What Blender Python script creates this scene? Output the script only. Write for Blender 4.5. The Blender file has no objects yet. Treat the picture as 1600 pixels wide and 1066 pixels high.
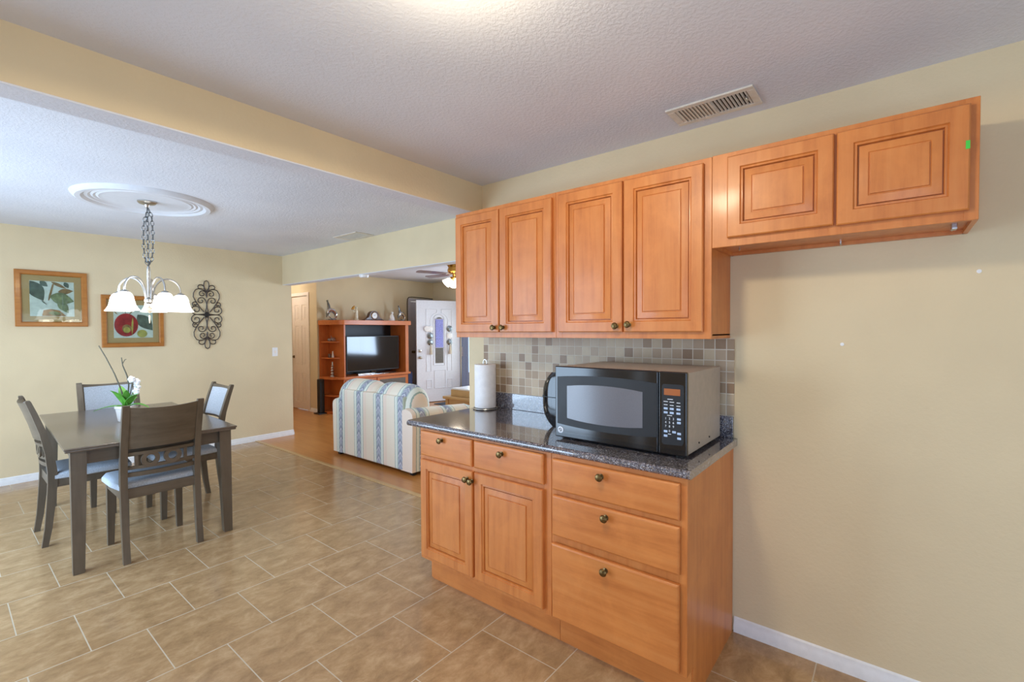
import bpy, bmesh, math, random
from mathutils import Vector, Matrix
R = math.radians
PI = math.pi
random.seed(7)
sc = bpy.context.scene
COL = sc.collection

# ------------------------------------------------------------ camera
CAM_H = 1.43
YAW, PITCH, ROLL = 0.68284, -0.02261, -0.00482
cam_d = bpy.data.cameras.new('camera')
cam_d.sensor_width = 36.0
cam_d.lens = 36.0 * 732.7 / 1600.0
cam_d.clip_start = 0.02
cam = bpy.data.objects.new('camera', cam_d)
COL.objects.link(cam)
fw = Vector((math.cos(YAW) * math.cos(PITCH), math.sin(YAW) * math.cos(PITCH), math.sin(PITCH)))
rt = Vector((math.sin(YAW), -math.cos(YAW), 0))
up = rt.cross(fw)
rt2 = math.cos(ROLL) * rt + math.sin(ROLL) * up
up2 = -math.sin(ROLL) * rt + math.cos(ROLL) * up
cam.matrix_world = Matrix(((rt2.x, up2.x, -fw.x, 0), (rt2.y, up2.y, -fw.y, 0), (rt2.z, up2.z, -fw.z, CAM_H), (0, 0, 0, 1)))
sc.camera = cam

# ------------------------------------------------------------ world, exposure, daylight
sc.view_settings.view_transform = 'Standard'
sc.view_settings.look = 'None'
sc.view_settings.gamma = 1.0
sc.view_settings.exposure = -0.02
sc.view_settings.use_curve_mapping = False
sc.cycles.use_denoising = True
sc.cycles.max_bounces = 10
sc.cycles.diffuse_bounces = 6
sc.cycles.sample_clamp_indirect = 6.0
sc.cycles.caustics_reflective = False
sc.cycles.caustics_refractive = False
world = bpy.data.worlds.new('daylight')
sc.world = world
world.use_nodes = True
wn = world.node_tree.nodes
wn['Background'].inputs[0].default_value = (0.80, 0.90, 1.0, 1)
wn['Background'].inputs[1].default_value = 1.6


def area(name, loc, direction, sx, sy, watts, col, spread=PI):
    l = bpy.data.lights.new(name, 'AREA')
    l.shape = 'RECTANGLE'
    l.size, l.size_y = sx, sy
    l.energy = watts
    l.color = col
    o = bpy.data.objects.new(name, l)
    COL.objects.link(o)
    o.location = loc
    o.rotation_euler = Vector(direction).to_track_quat('-Z', 'Y').to_euler()
    l.spread = spread
    return o


def point(name, loc, watts, col, r=0.05):
    l = bpy.data.lights.new(name, 'POINT')
    l.energy = watts
    l.color = col
    l.shadow_soft_size = r
    o = bpy.data.objects.new(name, l)
    COL.objects.link(o)
    o.location = loc
    return o


DAY = (0.53, 0.74, 1.0)
area('daylight_dining_window', (-1.22, 4.15, 1.15), (1, 0.0, -0.02), 2.7, 2.0, 100, DAY, R(150))
area('daylight_kitchen_window', (-1.62, -0.2, 0.95), (1, 0.05, -0.05), 1.6, 1.6, 27, (0.36, 0.60, 1.0))
area('daylight_back_window', (0.4, -2.12, 0.95), (0.15, 1, -0.1), 2.2, 1.5, 15, (0.45, 0.68, 1.0))
area('daylight_living_window', (6.8, 4.22, 1.42), (-1, 0, -0.1), 1.45, 1.15, 115, (0.58, 0.76, 1.0))
area('daylight_front_door', (6.98, 6.5, 1.1), (-1, 0, 0), 0.8, 1.2, 20, (0.9, 0.95, 1.0))
lamp = bpy.data.lights.new('kitchen_lamp_light', 'SPOT')
lamp.energy, lamp.color, lamp.shadow_soft_size = 38, (1.0, 0.86, 0.64), 0.09
lamp.spot_size, lamp.spot_blend = PI, 0.04
lamp_o = bpy.data.objects.new('kitchen_lamp_light', lamp)
COL.objects.link(lamp_o)
lamp_o.location = (0.845, 0.86, 2.30)
point('kitchen_lamp_glow', (0.845, 0.86, 2.26), 11, (1.0, 0.86, 0.62), 0.1)


# ------------------------------------------------------------ materials
def lin(c):
    return tuple(((v / 255) / 12.92 if v / 255 <= 0.04045 else ((v / 255 + 0.055) / 1.055) ** 2.4) for v in c) + (1.0,)


class NT:
    """small helper around a material node tree"""
    def __init__(s, name, rough=0.5, metal=0.0, col=(128, 128, 128), coat=0.0, spec=0.5):
        s.m = bpy.data.materials.new(name)
        s.m.use_nodes = True
        s.t = s.m.node_tree
        s.b = s.t.nodes['Principled BSDF']
        s.set('Roughness', rough)
        s.set('Metallic', metal)
        s.set('Base Color', lin(col))
        s.set('Coat Weight', coat)
        s.set('Coat Roughness', 0.12)
        s.set('Specular IOR Level', spec)

    def set(s, k, v):
        s.b.inputs[k].default_value = v

    def n(s, typ, **kw):
        x = s.t.nodes.new(typ)
        for k, v in kw.items():
            if k.startswith('i_'):
                key = k[2:]
                key = int(key) if key.isdigit() else key.replace('_', ' ')
                x.inputs[key].default_value = v
            else:
                setattr(x, k, v)
        return x

    def l(s, a, b):
        s.t.links.new(a, b)

    def coords(s, scale=(1, 1, 1), loc=(0, 0, 0), kind='Object', rnd=0.0):
        tc = s.n('ShaderNodeTexCoord')
        mp = s.n('ShaderNodeMapping')
        mp.inputs['Scale'].default_value = scale
        mp.inputs['Location'].default_value = loc
        if rnd:
            oi = s.n('ShaderNodeObjectInfo')
            ml = s.n('ShaderNodeMath', operation='MULTIPLY')
            ml.inputs[1].default_value = rnd
            s.l(oi.outputs['Random'], ml.inputs[0])
            ad = s.n('ShaderNodeVectorMath', operation='ADD')
            s.l(tc.outputs[kind], ad.inputs[0])
            s.l(ml.outputs[0], ad.inputs[1])
            s.l(ad.outputs[0], mp.inputs['Vector'])
        else:
            s.l(tc.outputs[kind], mp.inputs['Vector'])
        return mp.outputs[0]

    def noise(s, vec, scale, detail=4, rough=0.55, dist=0.0):
        x = s.n('ShaderNodeTexNoise')
        x.inputs['Scale'].default_value = scale
        x.inputs['Detail'].default_value = detail
        x.inputs['Roughness'].default_value = rough
        x.inputs['Distortion'].default_value = dist
        if vec is not None:
            s.l(vec, x.inputs['Vector'])
        return x.outputs['Fac']

    def ramp(s, fac, stops, interp='LINEAR'):
        x = s.n('ShaderNodeValToRGB')
        x.color_ramp.interpolation = interp
        el = x.color_ramp.elements
        while len(el) < len(stops):
            el.new(0.5)
        for e, (p, c) in zip(el, stops):
            e.position = p
            e.color = lin(c) if len(c) == 3 else c
        s.l(fac, x.inputs[0])
        return x.outputs[0]

    def mix(s, fac, a, b, mode='MIX'):
        x = s.n('ShaderNodeMix', data_type='RGBA', blend_type=mode)
        for sock, v in ((x.inputs[0], fac), (x.inputs[6], a), (x.inputs[7], b)):
            if hasattr(v, 'is_linked'):
                s.l(v, sock)
            elif isinstance(v, (int, float)):
                sock.default_value = v
            else:
                sock.default_value = lin(v)
        return x.outputs[2]

    def math(s, op, a, b=0.0):
        x = s.n('ShaderNodeMath', operation=op)
        for i, v in enumerate((a, b)):
            if hasattr(v, 'is_linked'):
                s.l(v, x.inputs[i])
            else:
                x.inputs[i].default_value = v
        return x.outputs[0]

    def color(s, out):
        s.l(out, s.b.inputs['Base Color'])

    def bump(s, h, strength=0.2, dist=0.01):
        x = s.n('ShaderNodeBump')
        x.inputs['Strength'].default_value = strength
        x.inputs['Distance'].default_value = dist
        s.l(h, x.inputs['Height'])
        s.l(x.outputs[0], s.b.inputs['Normal'])


def plain(name, col, rough=0.5, metal=0.0, coat=0.0, var=0.06, scale=30, spec=0.5, bump=0.0):
    m = NT(name, rough, metal, col, coat, spec)
    v = m.coords()
    f = m.noise(v, scale, 3)
    d = tuple(max(0, int(c * (1 - var))) for c in col)
    u = tuple(min(255, int(c * (1 + var))) for c in col)
    m.color(m.ramp(f, [(0.3, d), (0.7, u)]))
    if bump:
        m.bump(m.noise(v, scale * 4, 2), bump, 0.004)
    return m.m


def wood(name, base, dark, light, axis, rough=0.40, coat=0.12, fine=1.0, blotch=0.75):
    m = NT(name, rough, 0, base, coat)
    sl = {'X': (1.3, 16, 16), 'Y': (16, 1.3, 16), 'Z': (16, 16, 1.3)}[axis]
    v = m.coords(scale=sl, rnd=13.0)
    g = m.noise(v, 1.6 * fine, 6, 0.6, 0.35)
    c = m.ramp(g, [(0.2, dark), (0.5, base), (0.8, light)])
    v2 = m.coords(scale=(1, 1, 1), rnd=7.0)
    bl = m.noise(v2, 6.0, 5, 0.65, 0.4)
    c2 = m.mix(m.math('MULTIPLY', bl, blotch), c, m.ramp(bl, [(0.38, dark), (0.6, base)]))
    m.color(c2)
    return m.m


def emit(name, col, strength, base=(240, 240, 240)):
    m = NT(name, 0.35, 0, base)
    m.set('Emission Color', lin(col))
    m.set('Emission Strength', strength)
    return m.m


M = {}
PAINT = (222, 204, 168)


def wallmat(name, col, bump=0.12):
    m = NT(name, 0.75, 0, col, 0, 0.25)
    v = m.coords()
    f = m.noise(v, 2.2, 2)
    d = tuple(int(c * 0.975) for c in col)
    m.color(m.ramp(f, [(0.35, d), (0.65, col)]))
    m.bump(m.noise(v, 75, 3, 0.5), bump, 0.012)
    return m.m


M['paint'] = wallmat('cream_paint', PAINT)
M['ceil'] = NT('knockdown_ceiling', 0.9, 0, (222, 225, 232), 0, 0.2)
_c = M['ceil']
_v = _c.coords()
_n = _c.noise(_v, 70, 4, 0.6)
_c.color(_c.ramp(_c.noise(_v, 1.5, 2), [(0.3, (216, 219, 227)), (0.7, (225, 228, 235))]))
_c.bump(_c.ramp(_n, [(0.42, (0, 0, 0)), (0.6, (255, 255, 255))]), 0.22, 0.006)
M['ceil'] = _c.m
M['ceilwhite'] = plain('flat_white_plaster', (214, 216, 221), 0.8, var=0.01, spec=0.2)
M['white'] = plain('white_trim', (236, 236, 236), 0.4, var=0.02)
M['doorwhite'] = plain('white_door_paint', (232, 233, 238), 0.42, var=0.015)
M['doorcream'] = plain('offwhite_door_paint', (236, 224, 210), 0.42, var=0.015)
M['shadegrey'] = plain('grey_and_shaded_paint', (196, 192, 198), 0.45, var=0.02)  # on the closet door this grey holds the front door's shade

HB, HD, HL = (206, 127, 63), (172, 95, 42), (218, 147, 82)
M['mapleZ'] = wood('honey_maple_upright_grain', HB, HD, HL, 'Z')
M['mapleY'] = wood('honey_maple_level_grain', HB, HD, HL, 'Y')
M['mapleX'] = wood('honey_maple_depth_grain', HB, HD, HL, 'X')
M['cherryZ'] = wood('cherry_upright_grain', (196, 108, 48), (170, 86, 34), (212, 126, 62), 'Z')
M['cherryX'] = wood('cherry_level_grain', (200, 112, 50), (174, 88, 36), (214, 128, 64), 'X')
M['greywoodZ'] = wood('grey_brown_wood_upright', (98, 87, 73), (78, 68, 56), (116, 104, 89), 'Z', 0.42, 0.12)
M['greywoodX'] = wood('grey_brown_wood_level', (98, 87, 73), (78, 68, 56), (116, 104, 89), 'X', 0.42, 0.12)
M['greywoodY'] = wood('grey_brown_table_top', (100, 89, 78), (80, 70, 61), (116, 105, 94), 'Y', 0.27, 0.35)
M['framewood'] = wood('picture_frame_wood', (176, 112, 44), (146, 84, 28), (196, 136, 62), 'X', 0.4, 0.2)
M['oak'] = wood('light_oak', (204, 168, 116), (184, 146, 96), (218, 186, 138), 'Y', 0.4, 0.15)
M['clockwood'] = wood('dark_walnut', (96, 56, 36), (72, 40, 26), (118, 72, 48), 'X', 0.35, 0.3)


def m_tile():
    m = NT('beige_floor_tile', 0.34, 0, (180, 148, 108), 0.0, 0.5)
    v = m.coords(loc=(-0.413, -1.508, 0))
    br = m.n('ShaderNodeTexBrick', offset=0.5, offset_frequency=2, squash=1.0)
    br.inputs['Color1'].default_value = lin((180, 148, 108))
    br.inputs['Color2'].default_value = lin((192, 160, 120))
    br.inputs['Mortar'].default_value = lin((212, 200, 178))
    br.inputs['Scale'].default_value = 1.0
    br.inputs['Mortar Size'].default_value = 0.0026
    br.inputs['Mortar Smooth'].default_value = 0.15
    br.inputs['Brick Width'].default_value = 0.402
    br.inputs['Row Height'].default_value = 0.4225
    m.l(v, br.inputs['Vector'])
    n1 = m.noise(m.coords(scale=(1, 1.5, 1)), 8, 9, 0.72, 0.3)
    n2 = m.noise(m.coords(), 2.1, 3, 0.5, 0.3)
    n3 = m.noise(m.coords(), 60, 3, 0.6)
    mott = m.ramp(n1, [(0.34, (128, 98, 66)), (0.5, (172, 138, 98)), (0.66, (206, 176, 136))])
    mott2 = m.mix(m.math('MULTIPLY', n2, 0.45), mott, (160, 126, 86))
    mott3 = m.mix(m.math('MULTIPLY', n3, 0.25), mott2, (196, 166, 124))
    body = m.mix(0.2, mott3, br.outputs['Color'])
    m.color(m.mix(br.outputs['Fac'], body, (196, 182, 158)))
    rr = m.ramp(br.outputs['Fac'], [(0.0, (118, 118, 118)), (1.0, (200, 200, 200))])
    m.l(rr, m.b.inputs['Roughness'])
    h = m.math('SUBTRACT', m.math('MULTIPLY', n1, 0.12), br.outputs['Fac'])
    m.bump(h, 0.35, 0.004)
    return m.m


def m_laminate():
    m = NT('orange_oak_laminate', 0.3, 0, (200, 140, 76), 0.15)
    v = m.coords()
    sw = m.n('ShaderNodeMapping')
    sw.inputs['Rotation'].default_value = (0, 0, PI / 2)
    m.l(v, sw.inputs['Vector'])
    br = m.n('ShaderNodeTexBrick', offset=0.37, offset_frequency=2)
    br.inputs['Color1'].default_value = lin((186, 120, 58))
    br.inputs['Color2'].default_value = lin((202, 140, 76))
    br.inputs['Mortar'].default_value = lin((150, 94, 42))
    br.inputs['Scale'].default_value = 1.0
    br.inputs['Mortar Size'].default_value = 0.0008
    br.inputs['Brick Width'].default_value = 1.2
    br.inputs['Row Height'].default_value = 0.12
    m.l(sw.outputs[0], br.inputs['Vector'])
    g = m.noise(m.coords(scale=(18, 1.2, 1)), 2.0, 6, 0.6, 0.4)
    gr = m.ramp(g, [(0.3, (172, 106, 48)), (0.7, (206, 146, 82))])
    m.color(m.mix(0.5, br.outputs['Color'], gr))
    return m.m


def m_granite():
    m = NT('speckled_blue_grey_laminate', 0.10, 0, (90, 92, 104), 1.0, 0.6)
    m.set('Roughness', 0.09)
    m.set('Coat Roughness', 0.05)
    m.set('Coat IOR', 1.55)
    v = m.coords()
    vo = m.n('ShaderNodeTexVoronoi', feature='F1')
    vo.inputs['Scale'].default_value = 270
    m.l(v, vo.inputs['Vector'])
    sp = m.n('ShaderNodeSeparateColor')
    m.l(vo.outputs['Color'], sp.inputs[0])
    c = m.ramp(sp.outputs[0], [(0.0, (50, 48, 54)), (0.30, (86, 84, 94)), (0.56, (114, 114, 126)), (0.76, (136, 124, 114)), (0.88, (178, 178, 186))], 'CONSTANT')
    n = m.noise(v, 120, 3)
    m.color(m.mix(m.math('MULTIPLY', n, 0.3), c, (96, 92, 98)))
    return m.m


def m_mosaic():
    m = NT('mosaic_tile_backsplash', 0.6, 0, (190, 170, 140), 0.0, 0.2)
    P = 0.0522
    tc = m.n('ShaderNodeTexCoord')
    mp = m.n('ShaderNodeMapping')
    mp.inputs['Location'].default_value = (0, -0.577 / P + 0.35, -1.021 / P)
    mp.inputs['Scale'].default_value = (0.0, 1 / P, 1 / P)
    m.l(tc.outputs['Object'], mp.inputs['Vector'])
    fl = m.n('ShaderNodeVectorMath', operation='FLOOR')
    fr = m.n('ShaderNodeVectorMath', operation='FRACTION')
    m.l(mp.outputs[0], fl.inputs[0])
    m.l(mp.outputs[0], fr.inputs[0])
    wnz = m.n('ShaderNodeTexWhiteNoise', noise_dimensions='3D')
    m.l(fl.outputs[0], wnz.inputs['Vector'])
    c = m.ramp(wnz.outputs['Value'], [(0.0, (206, 188, 158)), (0.24, (196, 176, 148)), (0.45, (186, 164, 138)), (0.62, (200, 182, 156)), (0.78, (166, 142, 116)), (0.90, (150, 124, 100))], 'CONSTANT')
    n = m.noise(m.coords(), 45, 4)
    c = m.mix(m.math('MULTIPLY', n, 0.35), c, (176, 152, 124))
    sep = m.n('ShaderNodeSeparateXYZ')
    m.l(fr.outputs[0], sep.inputs[0])
    e = None
    for o in (sep.outputs[1], sep.outputs[2]):
        a = m.math('ABSOLUTE', m.math('SUBTRACT', o, 0.5))
        e = a if e is None else m.math('MAXIMUM', e, a)
    g = m.ramp(e, [(0.455, (0, 0, 0)), (0.47, (255, 255, 255))])
    m.color(m.mix(g, c, (222, 212, 194)))
    m.l(m.ramp(g, [(0, (158, 158, 158)), (1, (215, 215, 215))]), m.b.inputs['Roughness'])
    m.bump(m.math('SUBTRACT', m.math('MULTIPLY', n, 0.15), g), 0.5, 0.003)
    return m.m


def m_stripes(name, axis, period=0.36, shift=0.0):
    m = NT(name, 0.9, 0, (225, 210, 190), 0.0, 0.2)
    tc = m.n('ShaderNodeTexCoord')
    sep = m.n('ShaderNodeSeparateXYZ')
    m.l(tc.outputs['Object'], sep.inputs[0])
    s = sep.outputs['XYZ'.index(axis)]
    wob = m.math('MULTIPLY', m.math('SUBTRACT', m.noise(tc.outputs['Object'], 55, 2), 0.5), 0.022)
    p = m.math('FRACT', m.math('ADD', m.math('ADD', m.math('DIVIDE', s, period), shift + 10), wob))
    cream, pink = (242, 234, 218), (240, 224, 210)
    mint, pale, teal = (180, 206, 200), (230, 240, 234), (138, 170, 168)
    blue = (140, 156, 182)
    c = m.ramp(p, [(0.0, cream), (0.17, pink), (0.33, teal), (0.355, pale), (0.43, mint), (0.46, blue), (0.66, mint), (0.70, pale), (0.775, teal), (0.80, cream)], 'CONSTANT')
    # zigzag ikat inside the blue band
    z = sep.outputs[2]
    x0 = sep.outputs[0]
    up_ = m.math('ADD', z, m.math('MULTIPLY', x0, 0.9))
    tri = m.math('MULTIPLY', m.math('ABSOLUTE', m.math('SUBTRACT', p, 0.56)), 0.5)
    wv = m.math('FRACT', m.math('ADD', m.math('DIVIDE', m.math('ADD', up_, tri), 0.105), wob))
    zz = m.ramp(wv, [(0.0, (220, 228, 236)), (0.14, (116, 132, 164)), (0.45, (164, 180, 202)), (0.8, (144, 152, 188))], 'CONSTANT')
    inb = m.math('MULTIPLY', m.math('GREATER_THAN', p, 0.465), m.math('LESS_THAN', p, 0.655))
    c = m.mix(m.math('MULTIPLY', inb, 0.8), c, zz)
    n = m.noise(tc.outputs['Object'], 40, 4, 0.7)
    c = m.mix(m.math('MULTIPLY', n, 0.35), c, (238, 226, 208))
    m.color(c)
    m.bump(m.noise(tc.outputs['Object'], 300, 2), 0.15, 0.003)
    return m.m


M['tile'] = m_tile()
M['laminate'] = m_laminate()
M['granite'] = m_granite()
M['mosaic'] = m_mosaic()
M['sofa'] = m_stripes('striped_sofa_fabric', 'Y', 0.362, 0.03)
M['sofa_arm'] = m_stripes('striped_sofa_arm_fabric', 'X', 0.362, 0.2)
M['seatfab'] = plain('blue_grey_seat_fabric', (176, 184, 194), 0.9, var=0.08, scale=160, bump=0.15, spec=0.2)
M['silver'] = plain('brushed_nickel', (196, 194, 190), 0.28, 1.0, var=0.03)
M['chrome'] = plain('polished_silver', (210, 210, 212), 0.12, 1.0, var=0.02)
M['knobmetal'] = plain('antique_brass', (112, 92, 58), 0.32, 0.9, var=0.2, scale=200)
M['brass'] = plain('brass', (196, 148, 70), 0.22, 1.0, var=0.06)
M['iron'] = plain('dark_bronze_iron', (74, 64, 58), 0.5, 0.6, var=0.1)
M['black'] = plain('gloss_black_plastic', (16, 16, 20), 0.1, 0, 0.4, var=0.1)
M['blacksoft'] = plain('soft_black', (20, 20, 24), 0.45, 0, var=0.1)
M['screen'] = plain('tv_screen', (12, 14, 22), 0.08, 0, 0.0, var=0.05, spec=0.6)
M['mwindow'] = plain('grey_mesh_oven_window', (104, 104, 112), 0.16, 0, 0.3, var=0.04, scale=400)
M['taupe'] = plain('taupe_metal', (172, 161, 150), 0.4, 0.15, var=0.03)
M['display'] = emit('amber_display', (176, 104, 52), 0.35, (120, 66, 30))
M['button'] = plain('pale_blue_button', (176, 196, 224), 0.4, var=0.05)
M['lettering'] = plain('white_lettering', (226, 230, 238), 0.5, var=0.02)
M['paper'] = plain('white_paper', (240, 238, 238), 0.85, var=0.02, bump=0.2)
M['ceramic'] = plain('white_ceramic', (240, 236, 232), 0.25, 0, 0.3, var=0.02)
M['ivory'] = plain('ivory_figurine', (228, 220, 196), 0.35, 0, 0.2, var=0.08)
M['pewter'] = plain('pewter', (120, 124, 126), 0.25, 0.9, var=0.2, scale=20)
M['leaf'] = plain('green_orchid_leaf', (96, 168, 62), 0.4, 0, 0.1, var=0.16, scale=14)
M['stem'] = plain('dark_orchid_stem', (84, 80, 66), 0.6, var=0.15)
M['petal'] = plain('white_petal', (246, 244, 244), 0.6, var=0.02)
M['soil'] = plain('bark_soil', (70, 52, 38), 0.9, var=0.25, scale=60)
M['mat'] = plain('tan_picture_mat', (200, 160, 108), 0.85, var=0.05, scale=120)
M['artwhite'] = plain('pale_art_paper', (228, 228, 214), 0.5, var=0.04)
M['artgreen'] = plain('olive_green_ink', (124, 132, 92), 0.5, var=0.2, scale=25)
M['artdark'] = plain('dark_green_ink', (84, 96, 84), 0.5, var=0.2, scale=25)
M['artbrown'] = plain('brown_ink', (148, 112, 70), 0.5, var=0.2, scale=25)
M['artred'] = plain('deep_red_ink', (168, 36, 44), 0.5, var=0.2, scale=18)
M['artyellow'] = plain('yellow_green_ink', (186, 172, 84), 0.5, var=0.12, scale=18)
M['shade'] = emit('lit_glass_shade', (255, 250, 242), 3.2)
M['shade_fan'] = emit('lit_fan_shade', (255, 244, 226), 3.0)
M['dome'] = emit('lit_ceiling_dome', (255, 246, 232), 2.5)
M['lilac'] = plain('lilac_lace', (160, 164, 226), 0.9, var=0.14, scale=70)
M['storm'] = plain('blue_grey_storm_door', (150, 162, 190), 0.5, var=0.03)
M['vent'] = plain('offwhite_vent_metal', (222, 214, 200), 0.45, 0.1, var=0.03)
M['ventdark'] = plain('dark_duct', (52, 50, 48), 0.8, var=0.1)
M['tape'] = plain('green_tape', (70, 200, 70), 0.6, var=0.03)
M['navy'] = plain('navy_box', (44, 56, 96), 0.5, var=0.08)
M['greymat'] = plain('dark_grey_doormat', (70, 72, 80), 0.95, var=0.2, scale=90)
M['concrete'] = plain('pale_porch_concrete', (206, 204, 198), 0.9, var=0.05)
M['tassel'] = plain('beige_tassel', (206, 190, 168), 0.9, var=0.08)
M['crystal'] = NT('clear_glass', 0.05, 0, (235, 240, 240))
M['crystal'].set('Transmission Weight', 0.75)
M['crystal'].color(M['crystal'].ramp(M['crystal'].noise(M['crystal'].coords(), 20), [(0.3, (226, 232, 232)), (0.7, (244, 246, 246))]))
M['crystal'] = M['crystal'].m


def m_pane(name, tint, op):
    m = NT(name, 0.05, 0, tint)
    t = m.t
    tr = t.nodes.new('ShaderNodeBsdfTransparent')
    tr.inputs[0].default_value = lin(tint)
    gl = t.nodes.new('ShaderNodeBsdfGlossy')
    gl.inputs['Roughness'].default_value = 0.03
    mx = t.nodes.new('ShaderNodeMixShader')
    lw = t.nodes.new('ShaderNodeLayerWeight')
    ad = m.math('ADD', m.math('MULTIPLY', m.math('POWER', lw.outputs['Facing'], 4.0), 0.5), 0.035 + op)
    m.l(ad, mx.inputs[0])
    m.l(tr.outputs[0], mx.inputs[1])
    m.l(gl.outputs[0], mx.inputs[2])
    m.l(mx.outputs[0], t.nodes['Material Output'].inputs[0])
    return m.m


M['glass'] = m_pane('window_glass', (240, 246, 246), 0.0)
M['frosted'] = plain('smoky_textured_glass', (104, 100, 96), 0.2, 0, 0.3, var=0.1, scale=90)


# ------------------------------------------------------------ mesh building
class MB:
    def __init__(s):
        s.bm = bmesh.new()
        s.mi = 0

    def face(s, vs):
        try:
            f = s.bm.faces.new(vs)
            f.material_index = s.mi
            return f
        except ValueError:
            return None

    def hexa(s, p, bev=0.0, seg=2):
        v = [s.bm.verts.new(q) for q in p]
        fs = [s.face([v[i] for i in q]) for q in ((0, 3, 2, 1), (4, 5, 6, 7), (0, 1, 5, 4), (1, 2, 6, 5), (2, 3, 7, 6), (3, 0, 4, 7))]
        if bev:
            es = list({e for f in fs for e in f.edges})
            r = bmesh.ops.bevel(s.bm, geom=es, offset=bev, segments=seg, affect='EDGES', profile=0.5, clamp_overlap=True)
            for f in r['faces']:
                f.material_index = s.mi
        return s

    def box(s, x0, y0, z0, x1, y1, z1, bev=0.0, seg=2):
        x0, x1 = sorted((x0, x1)); y0, y1 = sorted((y0, y1)); z0, z1 = sorted((z0, z1))
        return s.hexa([(x0, y0, z0), (x1, y0, z0), (x1, y1, z0), (x0, y1, z0), (x0, y0, z1), (x1, y0, z1), (x1, y1, z1), (x0, y1, z1)], bev, seg)

    def loft(s, rings, closed=True, caps=True, loop=False):
        vr = [[s.bm.verts.new(q) for q in r] for r in rings]
        n = len(vr[0])
        rng = range(len(vr)) if loop else range(len(vr) - 1)
        for i in rng:
            a, b = vr[i], vr[(i + 1) % len(vr)]
            for j in range(n if closed else n - 1):
                k = (j + 1) % n
                s.face([a[j], a[k], b[k], b[j]])
        if caps and not loop:
            s.face(list(reversed(vr[0])))
            s.face(vr[-1])
        return s

    def lathe(s, prof, c=(0, 0, 0), n=24, axis='z'):
        rings = []
        for r, h in prof:
            r = max(r, 1e-4)
            ring = []
            for k in range(n):
                a = 2 * PI * k / n
                u, w = r * math.cos(a), r * math.sin(a)
                if axis == 'z':
                    q = (u, w, h)
                elif axis == 'x':
                    q = (h, u, w)
                else:
                    q = (u, h, w)
                ring.append((c[0] + q[0], c[1] + q[1], c[2] + q[2]))
            rings.append(ring)
        return s.loft(rings)

    def tube(s, path, r, n=8, closed=False, caps=True):
        P = [Vector(p) for p in path]
        m = len(P)
        rr = r if isinstance(r, (list, tuple)) else [r] * m
        rings = []
        prev = None
        for i in range(m):
            if closed:
                t = P[(i + 1) % m] - P[(i - 1) % m]
            else:
                t = P[min(i + 1, m - 1)] - P[max(i - 1, 0)]
            t.normalize()
            if prev is None:
                h = Vector((0, 0, 1)) if abs(t.z) < 0.9 else Vector((1, 0, 0))
                u = t.cross(h).normalized()
            else:
                u = (prev - t * prev.dot(t)).normalized()
            prev = u
            w = t.cross(u)
            rings.append([tuple(P[i] + (u * math.cos(2 * PI * k / n) + w * math.sin(2 * PI * k / n)) * rr[i]) for k in range(n)])
        return s.loft(rings, True, caps and not closed, closed)

    def prism(s, poly, plane, a, b, bev=0.0):
        def P(u, v, h):
            return {'xy': (u, v, h), 'xz': (u, h, v), 'yz': (h, u, v)}[plane]
        r0 = [s.bm.verts.new(P(u, v, a)) for u, v in poly]
        r1 = [s.bm.verts.new(P(u, v, b)) for u, v in poly]
        fs = [s.face(list(reversed(r0))), s.face(r1)]
        n = len(poly)
        for i in range(n):
            fs.append(s.face([r0[i], r0[(i + 1) % n], r1[(i + 1) % n], r1[i]]))
        if bev:
            es = [e for f in fs[:2] if f for e in f.edges]
            r = bmesh.ops.bevel(s.bm, geom=list(set(es)), offset=bev, segments=2, affect='EDGES', profile=0.5, clamp_overlap=True)
            for f in r['faces']:
                f.material_index = s.mi
        return s

    def ball(s, c, r, seg=16, ring=10):
        if isinstance(r, (int, float)):
            r = (r, r, r)
        rings = []
        for i in range(1, ring):
            a = PI * i / ring
            rings.append([(c[0] + r[0] * math.sin(a) * math.cos(2 * PI * k / seg), c[1] + r[1] * math.sin(a) * math.sin(2 * PI * k / seg), c[2] - r[2] * math.cos(a)) for k in range(seg)])
        return s.loft(rings)

    def rings_panel(s, y0, y1, z0, z1, xf, prof, sign=-1, cap=True):
        """nested rectangles in the plane x = xf: prof = [(inset, depth behind face)]"""
        rs = []
        for ins, d in prof:
            x = xf - sign * d
            rs.append([(x, y0 + ins, z0 + ins), (x, y1 - ins, z0 + ins), (x, y1 - ins, z1 - ins), (x, y0 + ins, z1 - ins)])
        return s.loft(rs, True, cap)

    def build(s, name, mat, parent=None, world=False, angle=32, smooth=True):
        if world and parent is not None:
            L = parent.location
            bmesh.ops.translate(s.bm, verts=s.bm.verts[:], vec=-L)
        bmesh.ops.recalc_face_normals(s.bm, faces=s.bm.faces[:])
        me = bpy.data.meshes.new(name)
        s.bm.to_mesh(me)
        s.bm.free()
        if smooth:
            me.shade_smooth()
            me.set_sharp_from_angle(angle=R(angle))
        for m in (mat if isinstance(mat, (list, tuple)) else [mat]):
            me.materials.append(m)
        o = bpy.data.objects.new(name, me)
        COL.objects.link(o)
        if smooth:
            wm = o.modifiers.new('weighted_normals', 'WEIGHTED_NORMAL')
            wm.keep_sharp = True
        if parent is not None:
            o.parent = parent
        return o


def thing(name, label, cat, loc=(0, 0, 0), rz=0.0, group=None):
    o = bpy.data.objects.new(name, None)
    o.empty_display_size = 0.05
    COL.objects.link(o)
    o.location = loc
    o.rotation_euler = (0, 0, rz)
    return tag(o, label, cat, group)


def tag(o, label, cat, group=None):
    o['label'] = label
    o['category'] = cat
    if group:
        o['group'] = group
    return o


def struct(o):
    o['kind'] = 'structure'
    return o


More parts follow.
